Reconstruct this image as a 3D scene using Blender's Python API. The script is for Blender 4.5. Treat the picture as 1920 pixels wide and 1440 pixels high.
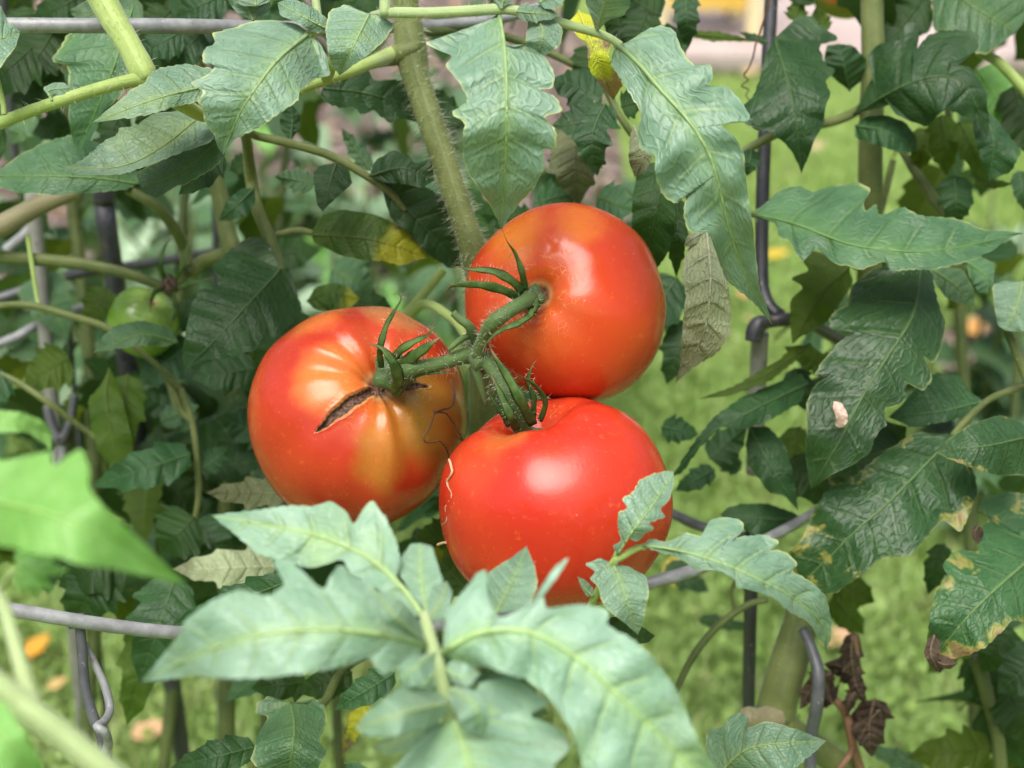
import bpy, math, random
import numpy as np
from mathutils import Vector, Matrix

for o in list(bpy.data.objects):
    bpy.data.objects.remove(o)
SC = bpy.context.scene
COL = SC.collection
rnd = random.Random(7)
nrg = np.random.default_rng(11)

# ------------------------------------------------------------------ camera
HFOV, PITCH, CAMH, D0 = math.radians(40), math.radians(24), 1.08, 0.55
TANH = math.tan(HFOV / 2)
PXM = TANH * D0 / 960.0                      # metres per photo pixel at the tomatoes
CAM = np.array([0.0, 0.0, CAMH])
FWD = np.array([0, math.cos(PITCH), -math.sin(PITCH)])
RGT = np.array([1.0, 0, 0])
UPV = np.array([0, math.sin(PITCH), math.cos(PITCH)])
cd = bpy.data.cameras.new('camera'); cam = bpy.data.objects.new('camera', cd); COL.objects.link(cam)
cam.location = CAM; cam.rotation_euler = (math.radians(90) - PITCH, 0, 0)
cd.sensor_width = 36; cd.lens = 18 / TANH
cd.clip_start = 0.02; cd.clip_end = 500
cd.dof.use_dof = True; cd.dof.focus_distance = D0 - 0.03; cd.dof.aperture_fstop = 8.8
SC.camera = cam

# ------------------------------------------------------------------ sky, sun, exposure
SUN_EL, SUN_AZ = math.radians(66), math.radians(200)     # azimuth from +Y, clockwise: high, a little behind the camera
w = bpy.data.worlds.new('World'); SC.world = w; w.use_nodes = True
nt = w.node_tree; nt.nodes.clear()
sky = nt.nodes.new('ShaderNodeTexSky'); sky.sky_type = 'NISHITA'; sky.sun_disc = False
sky.sun_elevation = SUN_EL; sky.sun_rotation = SUN_AZ; sky.dust_density = 6.0; sky.air_density = 1.0; sky.ozone_density = 1.0
hs = nt.nodes.new('ShaderNodeHueSaturation'); hs.inputs['Saturation'].default_value = 0.6
bg = nt.nodes.new('ShaderNodeBackground'); bg.inputs['Strength'].default_value = 0.065
wo = nt.nodes.new('ShaderNodeOutputWorld')
nt.links.new(sky.outputs[0], hs.inputs['Color']); nt.links.new(hs.outputs[0], bg.inputs[0]); nt.links.new(bg.outputs[0], wo.inputs[0])
sd = bpy.data.lights.new('sun', 'SUN'); sun = bpy.data.objects.new('sun', sd); COL.objects.link(sun)
sd.energy = 1.5; sd.angle = math.radians(44); sd.color = (1.0, 0.965, 0.91)
sdir = Vector((math.sin(SUN_AZ) * math.cos(SUN_EL), math.cos(SUN_AZ) * math.cos(SUN_EL), math.sin(SUN_EL)))
sun.rotation_euler = sdir.to_track_quat('Z', 'Y').to_euler()
SC.view_settings.view_transform = 'Standard'; SC.view_settings.look = 'None'
SC.view_settings.gamma = 1.0; SC.view_settings.exposure = 1.46
SC.cycles.use_denoising = True
SC.cycles.max_bounces = 4; SC.cycles.diffuse_bounces = 3; SC.cycles.glossy_bounces = 2; SC.cycles.transmission_bounces = 3
SC.cycles.use_adaptive_sampling = True; SC.cycles.adaptive_threshold = 0.02; SC.cycles.caustics_reflective = False; SC.cycles.caustics_refractive = False


def P(x, y, d=0.0):
    """photo pixel (1920x1440) + metres behind the tomato plane -> world point"""
    x = np.asarray(x, float); y = np.asarray(y, float); D = D0 + np.asarray(d, float)
    k = TANH / 960.0
    return (CAM + D[..., None] * FWD + ((x - 960) * k * D)[..., None] * RGT - ((y - 720) * k * D)[..., None] * UPV)


def ground_at(x, y):
    k = TANH / 960.0
    v = FWD + (x - 960) * k * RGT - (y - 720) * k * UPV
    return CAM + v * (-CAM[2] / v[2])


# ------------------------------------------------------------------ object helpers
def tag(o, label=None, cat=None, group=None, kind=None):
    for k, v in (('label', label), ('category', cat), ('group', group), ('kind', kind)):
        if v: o[k] = v
    return o


def empty(name, loc, label=None, cat=None, group=None):
    o = bpy.data.objects.new(name, None); COL.objects.link(o); o.location = loc
    o.empty_display_size = 0.02
    return tag(o, label, cat, group)


def root_of(o):
    l = np.zeros(3)
    while o is not None:
        l = l + np.array(o.location); o = o.parent
    return l


def mesh_obj(name, V, F, mat, parent=None, uv=None, smooth=True, attrs=None, origin=None):
    """V is in world coordinates; the object's origin sits at its parent (or at origin)"""
    V = np.asarray(V, float)
    base = root_of(parent) if parent is not None else np.zeros(3)
    org = base if origin is None else np.asarray(origin, float)
    me = bpy.data.meshes.new(name)
    F = [tuple(int(i) for i in f) for f in F] if not isinstance(F, list) else F
    me.from_pydata((V - org).tolist(), [], F)
    if smooth:
        me.polygons.foreach_set('use_smooth', [True] * len(me.polygons))
    if uv is not None:
        ul = me.uv_layers.new(name='UVMap')
        li = np.empty(len(me.loops), int); me.loops.foreach_get('vertex_index', li)
        ul.data.foreach_set('uv', np.asarray(uv, float)[li].ravel())
    for an, av in (attrs or {}).items():
        a = me.attributes.new(an, 'FLOAT', 'POINT'); a.data.foreach_set('value', np.asarray(av, float))
    if mat: me.materials.append(mat)
    o = bpy.data.objects.new(name, me); COL.objects.link(o)
    if parent is not None:
        o.parent = parent
    o.location = org - base
    return o


def dense(pts, n):
    """Catmull-Rom through rows of pts (any columns), n samples"""
    p = np.asarray(pts, float)
    if len(p) == 1: return np.repeat(p, n, 0)
    q = np.vstack([2 * p[0] - p[1], p, 2 * p[-1] - p[-2]])
    seg = np.linalg.norm(np.diff(p[:, :2], axis=0), axis=1) + 1e-9
    cum = np.concatenate([[0], np.cumsum(seg)]); t = np.linspace(0, cum[-1], n)
    i = np.clip(np.searchsorted(cum, t, 'right') - 1, 0, len(seg) - 1)
    f = ((t - cum[i]) / seg[i])[:, None]
    a, b, c, d = q[i], q[i + 1], q[i + 2], q[i + 3]
    return 0.5 * (2 * b + (c - a) * f + (2 * a - 5 * b + 4 * c - d) * f ** 2 + (3 * b - a - 3 * c + d) * f ** 3)


def tube_geo(W, R, k=10, cap=True, lump=0.0):
    """W world points (n,3), R radii in metres"""
    W = np.asarray(W, float); n = len(W); R = np.broadcast_to(np.asarray(R, float), (n,))
    T = np.gradient(W, axis=0); T /= np.linalg.norm(T, axis=1)[:, None] + 1e-12
    u = np.cross(T[0], [0.3, 0.2, 0.9]); u /= np.linalg.norm(u)
    V = []; an = np.arange(k) / k * 2 * math.pi
    for i in range(n):
        u = u - T[i] * np.dot(u, T[i]); u /= np.linalg.norm(u); v = np.cross(T[i], u)
        r = R[i] * (1 + (lump * nrg.normal(size=k) if lump else 0))
        V.append(W[i] + (np.cos(an) * r)[:, None] * u + (np.sin(an) * r)[:, None] * v)
    V = np.vstack(V); F = []
    for i in range(n - 1):
        for j in range(k):
            F.append((i * k + j, i * k + (j + 1) % k, (i + 1) * k + (j + 1) % k, (i + 1) * k + j))
    if cap:
        F.append(tuple(range(k))[::-1]); F.append(tuple((n - 1) * k + j for j in range(k)))
    return V, F


def tube(name, pts, mat, parent, n=None, k=10, lump=0.0, attrs=None):
    """pts rows: x, y, d, radius in px (of the photo, at that depth)"""
    p = np.asarray(pts, float); n = n or max(8, 7 * len(p))
    q = dense(p, n); W = P(q[:, 0], q[:, 1], q[:, 2]); R = q[:, 3] * PXM * (D0 + q[:, 2]) / D0
    V, F = tube_geo(W, np.maximum(R, 1e-5), k, lump=lump)
    uv = np.zeros((len(V), 2)); uv[:, 0] = np.repeat(np.linspace(0, 1, n), k); uv[:, 1] = np.tile(np.arange(k) / k, n)
    return mesh_obj(name, V, F, mat, parent, uv=uv)


# ------------------------------------------------------------------ materials
class NT:
    def __init__(s, name):
        s.m = bpy.data.materials.new(name); s.m.use_nodes = True; s.t = s.m.node_tree; s.t.nodes.clear()
        s.out = s.n('ShaderNodeOutputMaterial')

    def n(s, typ, **kw):
        x = s.t.nodes.new(typ)
        for k, v in kw.items(): setattr(x, k, v)
        return x

    def put(s, sock, v):
        if v is None: return
        if isinstance(v, bpy.types.NodeSocket): s.t.links.new(v, sock)
        elif hasattr(sock.default_value, '__len__') and not isinstance(v, (int, float)):
            v = tuple(v)
            n = len(sock.default_value)
            sock.default_value = (v + (1.0,))[:n] if len(v) < n else v[:n]
        else: sock.default_value = v

    def math(s, op, a, b=None, c=None, clamp=False):
        x = s.n('ShaderNodeMath', operation=op, use_clamp=clamp)
        s.put(x.inputs[0], a); s.put(x.inputs[1], b)
        if c is not None: s.put(x.inputs[2], c)
        return x.outputs[0]

    def vmath(s, op, a, b=None, out=0):
        x = s.n('ShaderNodeVectorMath', operation=op); s.put(x.inputs[0], a); s.put(x.inputs[1], b)
        return x.outputs[out]

    def ss(s, v, a, b, lo=0.0, hi=1.0):
        x = s.n('ShaderNodeMapRange', interpolation_type='SMOOTHSTEP')
        s.put(x.inputs[0], v); s.put(x.inputs[1], a); s.put(x.inputs[2], b); s.put(x.inputs[3], lo); s.put(x.inputs[4], hi)
        return x.outputs[0]

    def mix(s, f, a, b, mode='MIX'):
        x = s.n('ShaderNodeMix', data_type='RGBA', blend_type=mode)
        s.put(x.inputs[0], f); s.put(x.inputs[6], a); s.put(x.inputs[7], b)
        return x.outputs[2]

    def noise(s, vec, scale, detail=3.0, rough=0.55, dist=0.0):
        x = s.n('ShaderNodeTexNoise'); s.put(x.inputs['Vector'], vec)
        x.inputs['Scale'].default_value = scale; x.inputs['Detail'].default_value = detail
        x.inputs['Roughness'].default_value = rough; x.inputs['Distortion'].default_value = dist
        return x.outputs[0]

    def voro(s, vec, scale, feature='F1', out='Distance'):
        x = s.n('ShaderNodeTexVoronoi', feature=feature); s.put(x.inputs['Vector'], vec); x.inputs['Scale'].default_value = scale
        return x.outputs[out]

    def bsdf(s, color, rough=0.5, spec=0.5, normal=None, transl=0.0, tcol=None, sheen=0.0, coat=0.0, sss=0.0, metal=0.0):
        b = s.n('ShaderNodeBsdfPrincipled')
        s.put(b.inputs['Base Color'], color); s.put(b.inputs['Roughness'], rough)
        s.put(b.inputs['Specular IOR Level'], spec); s.put(b.inputs['Metallic'], metal)
        if normal is not None: s.put(b.inputs['Normal'], normal)
        if sheen: b.inputs['Sheen Weight'].default_value = sheen; b.inputs['Sheen Roughness'].default_value = 0.45
        if coat: b.inputs['Coat Weight'].default_value = coat; b.inputs['Coat Roughness'].default_value = 0.12
        if sss:
            b.inputs['Subsurface Weight'].default_value = sss; b.inputs['Subsurface Scale'].default_value = 0.004
            b.inputs['Subsurface Radius'].default_value = (1.0, 0.3, 0.12)
        r = b.outputs[0]
        if transl:
            t = s.n('ShaderNodeBsdfTranslucent'); s.put(t.inputs[0], tcol if tcol is not None else color)
            if normal is not None: s.put(t.inputs['Normal'], normal)
            mx = s.n('ShaderNodeMixShader'); mx.inputs[0].default_value = transl
            s.t.links.new(r, mx.inputs[1]); s.t.links.new(t.outputs[0], mx.inputs[2]); r = mx.outputs[0]
        s.t.links.new(r, s.out.inputs[0])
        return s.m

    def bump(s, h, strength, dist, normal=None):
        b = s.n('ShaderNodeBump'); s.put(b.inputs['Height'], h)
        b.inputs['Strength'].default_value = strength; b.inputs['Distance'].default_value = dist
        if normal is not None: s.put(b.inputs['Normal'], normal)
        return b.outputs[0]

    def obj(s): return s.n('ShaderNodeTexCoord').outputs['Object']
    def rand(s): return s.n('ShaderNodeObjectInfo').outputs['Random']


def leaf_mat(name, ca, cb, cv, rough=0.5, sheen=0.12, transl=0.22, tcol=None, blight=0.0, edge=None, spec=0.4,
             bump=0.5, nveins=7, spots=0.0, bcol=(0.20, 0.105, 0.045), patch=None):
    N = NT(name)
    uv = N.n('ShaderNodeUVMap', uv_map='UVMap').outputs[0]
    sep = N.n('ShaderNodeSeparateXYZ'); N.put(sep.inputs[0], uv); U, S = sep.outputs[0], sep.outputs[1]
    S = N.math('ABSOLUTE', S)
    oc = N.obj()
    rv = N.n('ShaderNodeCombineXYZ'); r = N.rand(); N.put(rv.inputs[0], N.math('MULTIPLY', r, 7.3)); N.put(rv.inputs[1], N.math('MULTIPLY', r, 3.1))
    oc = N.vmath('ADD', oc, rv.outputs[0])
    n1 = N.noise(oc, 55, 3, 0.6); n2 = N.noise(oc, 300, 2, 0.6)
    col = N.mix(N.ss(n1, 0.32, 0.68), ca, cb)
    col = N.mix(N.ss(n2, 0.45, 0.75, 0, 0.25), col, cb)
    # veins: laterals at U = k/nveins bending to the tip, midrib at S = 0, a net of fine veins laid out along them
    Ub = N.math('SUBTRACT', U, N.math('MULTIPLY', N.math('MULTIPLY', S, S), 0.035))
    Ub = N.math('ADD', Ub, N.math('MULTIPLY', N.math('SUBTRACT', n1, 0.5), 0.03))
    ph = N.math('PINGPONG', N.math('MULTIPLY', Ub, float(nveins)), 0.5)
    lat = N.math('MULTIPLY', N.ss(ph, 0.055, 0.012), N.ss(S, 1.0, 0.45, 0.0, 1.0))
    crease = N.math('MULTIPLY', N.ss(ph, 0.16, 0.02), N.ss(S, 1.0, 0.5, 0.2, 1.0))
    mid = N.ss(S, 0.055, 0.012)
    nv3 = N.n('ShaderNodeCombineXYZ'); N.put(nv3.inputs[0], N.math('MULTIPLY', Ub, float(nveins) * 1.35))
    N.put(nv3.inputs[1], N.math('ADD', N.math('MULTIPLY', sep.outputs[1], 3.6), N.math('MULTIPLY', n2, 0.35))); N.put(nv3.inputs[2], r)
    net2 = N.voro(nv3.outputs[0], 1.7, 'DISTANCE_TO_EDGE'); net2l = N.ss(net2, 0.055, 0.012)
    vein = N.math('MAXIMUM', N.math('MULTIPLY', lat, 0.55), mid)
    vein = N.math('MAXIMUM', vein, N.math('MULTIPLY', net2l, 0.2))
    col = N.mix(N.math('MULTIPLY', crease, 0.45), col, tuple(c * 0.6 for c in ca))
    col = N.mix(N.math('MULTIPLY', vein, 0.8), col, cv)
    if name in ('leaf_pale', 'leaf_fore', 'leaf_mid'):
        yg = N.math('ADD', N.math('MULTIPLY', N.ss(S, .4, .02), .30), N.ss(N.noise(oc, 22, 3, .6), .54, .72, 0, .45)); col = N.mix(yg, col, tuple(a_ * b_ for a_, b_ in zip(cb, (1.25, 1.15, .55))))
    if edge is not None:
        em = N.math('MULTIPLY', N.ss(S, 0.93, 1.0), N.ss(n1, 0.40, 0.62)); col = N.mix(em, col, edge)
    if patch is not None:
        pm = N.ss(N.math('ADD', N.noise(oc, 28, 2), N.math('MULTIPLY', N.math('SUBTRACT', U, 0.5), 0.5)), 0.50, 0.66)
        col = N.mix(pm, col, patch)
    if blight:
        bn = N.noise(oc, 42, 4, 0.65, 0.4)
        bm = N.math('ADD', N.math('MULTIPLY_ADD', bn, 1.5, -0.25), N.math('MULTIPLY', N.ss(S, 0.3, 1.0), 0.13))
        bm = N.math('ADD', bm, N.math('MULTIPLY', N.ss(U, 0.5, 1.0), 0.26 * min(1.2, blight)))
        col = N.mix(N.ss(bm, 0.80 - 0.12 * blight, 0.90 - 0.12 * blight, 0, 0.85), col, (0.26, 0.25, 0.06))
        bc = N.mix(N.noise(oc, 190, 3), bcol, (0.27, 0.185, 0.115))
        col = N.mix(N.ss(bm, 0.88 - 0.12 * blight, 0.95 - 0.12 * blight), col, bc)
    if spots:
        sp = N.ss(N.voro(oc, 120), 0.085 * spots, 0.05 * spots)
        sp = N.math('MULTIPLY', sp, N.ss(N.noise(oc, 30, 1), 0.52, 0.58)); col = N.mix(sp, col, (0.03, 0.018, 0.01))
    else:
        sp = N.ss(N.voro(oc, 75), 0.05, 0.02); sp = N.math('MULTIPLY', sp, N.ss(N.noise(oc, 24, 1), 0.55, 0.6))
        col = N.mix(N.math('MULTIPLY', sp, 0.7), col, (0.55, 0.56, 0.42))
    hsn = N.n('ShaderNodeHueSaturation'); N.put(hsn.inputs['Color'], col)
    N.put(hsn.inputs['Value'], N.math('MULTIPLY_ADD', r, 0.34, 0.83)); N.put(hsn.inputs['Hue'], N.math('MULTIPLY_ADD', r, 0.02, 0.49))
    col = hsn.outputs[0]
    h = N.math('MULTIPLY', N.ss(net2, 0.0, 0.22), 0.4)
    h = N.math('SUBTRACT', h, N.math('MULTIPLY', crease, 0.65))
    h = N.math('ADD', h, N.math('MULTIPLY', n2, 0.35))
    nb = N.bump(h, bump, 0.0011)
    tc = N.mix(0.5, col, tcol or (0.16, 0.30, 0.03))
    rg = N.math('MULTIPLY_ADD', n2, 0.2, rough - 0.1)
    return N.bsdf(col, rg, spec, nb, transl=transl, tcol=tc, sheen=sheen)


LM = {
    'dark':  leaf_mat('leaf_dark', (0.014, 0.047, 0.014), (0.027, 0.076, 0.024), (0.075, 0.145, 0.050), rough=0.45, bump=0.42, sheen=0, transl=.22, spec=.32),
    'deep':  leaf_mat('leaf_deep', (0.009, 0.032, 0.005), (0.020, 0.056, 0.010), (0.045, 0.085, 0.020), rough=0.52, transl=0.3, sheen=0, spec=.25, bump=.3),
    'mid':   leaf_mat('leaf_mid', (0.042, 0.106, 0.046), (0.072, 0.155, 0.070), (0.15, 0.25, 0.085), rough=0.45, sheen=0.04, edge=(0.30, 0.33, 0.12), transl=.22, spec=.36, bump=.45),
    'pale':  leaf_mat('leaf_pale', (0.118, 0.222, 0.142), (0.190, 0.310, 0.215), (0.33, 0.46, 0.18), rough=0.42, sheen=0.12, bump=0.55, spec=.45, edge=(0.42, 0.47, 0.18)),
    'fore':  leaf_mat('leaf_fore', (0.175, 0.315, 0.205), (0.280, 0.430, 0.315), (0.42, 0.58, 0.22), rough=0.42, sheen=0.15, bump=0.5, spec=.45),
    'fresh': leaf_mat('leaf_fresh', (0.150, 0.350, 0.065), (0.225, 0.450, 0.120), (0.36, 0.60, 0.15), rough=0.45, bump=0.3, transl=0.3, tcol=(0.3, 0.55, 0.06)),
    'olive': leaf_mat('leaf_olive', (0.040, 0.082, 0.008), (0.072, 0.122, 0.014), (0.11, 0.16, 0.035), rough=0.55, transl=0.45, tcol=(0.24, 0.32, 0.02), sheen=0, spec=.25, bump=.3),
    'under': leaf_mat('leaf_under', (0.27, 0.32, 0.170), (0.34, 0.39, 0.22), (0.46, 0.50, 0.32), rough=0.6, bump=0.8, patch=(0.20, 0.22, 0.11)),
    'under2': leaf_mat('leaf_faded', (0.085, 0.105, 0.042), (0.13, 0.15, 0.065), (0.19, 0.21, 0.10), rough=0.6, bump=0.7, patch=(0.09, 0.10, 0.04)),
    'yellow': leaf_mat('leaf_yellow', (0.50, 0.50, 0.014), (0.44, 0.50, 0.02), (0.55, 0.55, 0.08), rough=0.5, transl=0.3, tcol=(0.6, 0.55, 0.03), blight=1.5, bcol=(0.12, 0.05, 0.015)),
    'spot':  leaf_mat('leaf_spot', (0.036, 0.085, 0.010), (0.055, 0.115, 0.014), (0.12, 0.18, 0.04), rough=0.45, transl=0.3, blight=0.75, spots=1.0, patch=(0.30, 0.32, 0.02), bcol=(0.06, 0.03, 0.018), sheen=0, spec=.3),
    'blight': leaf_mat('leaf_blight', (0.016, 0.050, 0.015), (0.032, 0.082, 0.027), (0.10, 0.175, 0.06), rough=0.42, bump=0.5, blight=0.68, edge=(0.18, 0.20, 0.08), sheen=0, transl=.2, spec=.36),
    'edged': leaf_mat('leaf_edged', (0.016, 0.050, 0.015), (0.032, 0.082, 0.027), (0.10, 0.175, 0.06), rough=0.42, bump=0.5, edge=(0.20, 0.24, 0.09), sheen=0, transl=.2, spec=.36),
    'burnt': leaf_mat('leaf_burnt', (0.026, 0.078, 0.026), (0.048, 0.112, 0.040), (0.13, 0.215, 0.075), rough=0.42, bump=0.55, blight=1.3, sheen=0, spec=.36),
    'dry':   leaf_mat('leaf_dry', (0.060, 0.038, 0.024), (0.115, 0.076, 0.050), (0.17, 0.12, 0.08), rough=0.8, sheen=0, transl=0.1, tcol=(0.2, 0.1, 0.04), bump=1.0),
}
_N = NT('leaf_far'); _r = _N.rand(); _c = _N.mix(_r, (0.06, 0.14, 0.05), (0.36, 0.50, 0.33))
LM['far'] = _N.bsdf(_c, 0.42, 0.5, transl=0.3, tcol=_N.mix(.5, _c, (0.35, 0.5, 0.08)))


def stem_mat(name, ca, cb, rough=0.55, fuzz=0.25):
    N = NT(name); oc = N.obj()
    n1 = N.noise(oc, 40, 4, 0.6); n2 = N.noise(oc, 900, 2, 0.7)
    uv = N.n('ShaderNodeUVMap', uv_map='UVMap').outputs[0]
    mp = N.n('ShaderNodeMapping'); N.put(mp.inputs[0], uv); mp.inputs['Scale'].default_value = (1.5, 14, 1)
    n3 = N.noise(mp.outputs[0], 3, 3)
    col = N.mix(N.ss(n1, 0.3, 0.7), ca, cb); col = N.mix(N.ss(n3, 0.5, 0.7, 0, 0.35), col, tuple(c * 0.6 for c in ca))
    col = N.mix(N.ss(n2, 0.62, 0.78, 0, 0.5), col, (0.45, 0.5, 0.3))
    nb = N.bump(N.math('ADD', N.math('MULTIPLY', n3, 0.8), N.math('MULTIPLY', n2, 0.5)), 0.5, 0.0007)
    return N.bsdf(col, rough, 0.35, nb, sheen=fuzz, transl=0.0)


SM = {
    'stem': stem_mat('stem_olive', (0.072, 0.098, 0.024), (0.135, 0.165, 0.048), fuzz=.1),
    'young': stem_mat('stem_young', (0.235, 0.335, 0.075), (0.33, 0.43, 0.13)),
    'paleg': stem_mat('stem_pale', (0.30, 0.40, 0.17), (0.38, 0.48, 0.22)),
    'dark': stem_mat('stem_dark', (0.045, 0.068, 0.015), (0.09, 0.12, 0.03), fuzz=.05),
    'calyx': stem_mat('calyx_green', (0.034, 0.078, 0.018), (0.085, 0.145, 0.040), fuzz=.1),
    'brown': stem_mat('stem_brown', (0.16, 0.085, 0.045), (0.24, 0.14, 0.085), fuzz=0),
    'woody': stem_mat('stem_woody', (0.165, 0.150, 0.075), (0.22, 0.20, 0.11)),
}


def plain_mat(name, ca, cb, scale=60, rough=0.6, spec=0.4, bump=0.3, bd=0.001, metal=0.0, transl=0):
    N = NT(name); oc = N.obj(); n1 = N.noise(oc, scale, 4, 0.6); n2 = N.noise(oc, scale * 9, 3, 0.6)
    col = N.mix(N.ss(n1, 0.3, 0.7), ca, cb)
    if name.startswith(('wire', 'tube')):
        rs = N.noise(oc, 75, 5, .7); col = N.mix(N.ss(rs, .60, .70, 0, .6), col, (0.11, 0.065, 0.04)); col = N.mix(N.ss(N.noise(oc, 420, 3, .7), .64, .72, 0, .5), col, (0.4, 0.4, 0.41))
    return N.bsdf(col, N.math('MULTIPLY_ADD', n2, 0.25, rough - 0.12), spec, N.bump(N.math('ADD', n1, N.math('MULTIPLY', n2, 0.4)), bump, bd), metal=metal, transl=transl)


def sepal_mat():
    N = NT('sepal_green'); oc = N.obj(); uv = N.n('ShaderNodeUVMap', uv_map='UVMap').outputs[0]
    sp = N.n('ShaderNodeSeparateXYZ'); N.put(sp.inputs[0], uv)
    n1 = N.noise(oc, 220, 3, .6); col = N.mix(N.ss(n1, .3, .7), (0.030, 0.072, 0.014), (0.085, 0.150, 0.036))
    col = N.mix(N.ss(N.math('ADD', sp.outputs[0], N.math('MULTIPLY', n1, .35)), .88, 1.15), col, (0.20, 0.115, 0.055))
    return N.bsdf(col, .55, .3, N.bump(n1, .6, .0008), transl=.15, tcol=(0.14, 0.22, 0.03))


SM['sepal'] = sepal_mat()
M_WIRE = plain_mat('wire_grey', (0.17, 0.178, 0.182), (0.27, 0.28, 0.285), 160, 0.42, 0.5, 0.35, 0.0004)
M_WIREBLK = plain_mat('wire_black', (0.020, 0.021, 0.026), (0.040, 0.041, 0.050), 120, 0.42, 0.5, 0.3, 0.0004)
M_WIREDRK = plain_mat('wire_slate', (0.050, 0.054, 0.060), (0.085, 0.090, 0.098), 120, 0.42, 0.5, 0.3, 0.0004)
M_TUBE = plain_mat('tube_grey', (0.20, 0.195, 0.19), (0.28, 0.27, 0.26), 60, 0.5, 0.5, 0.2, 0.0004)
M_HAIR = plain_mat('stem_hair', (0.55, 0.58, 0.42), (0.68, 0.7, 0.55), 60, 0.5, 0.3, 0.0, transl=0.4)
M_THREAD = plain_mat('dry_thread', (0.34, 0.20, 0.11), (0.52, 0.36, 0.23), 90, 0.7, 0.2)
M_THREADD = plain_mat('dry_thread_dark', (0.05, 0.028, 0.016), (0.13, 0.075, 0.045), 90, 0.7, 0.2)


# ------------------------------------------------------------------ leaves
SCOL = np.array([0, .035, .1, .2, .34, .5, .66, .8, .91, 1.0])


def chaikin(p, it=1):
    for _ in range(it):
        q = np.empty((2 * len(p) - 2, 2)); q[0::2] = 0.86 * p[:-1] + 0.14 * p[1:]; q[1::2] = 0.14 * p[:-1] + 0.86 * p[1:]
        p = np.vstack([p[:1], q, p[-1:]])
    return p


def resample(p, n):
    seg = np.linalg.norm(np.diff(p, axis=0), axis=1); cum = np.concatenate([[0], np.cumsum(seg)])
    t = np.linspace(0, cum[-1], n)
    return np.stack([np.interp(t, cum, p[:, 0]), np.interp(t, cum, p[:, 1])], 1)


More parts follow.
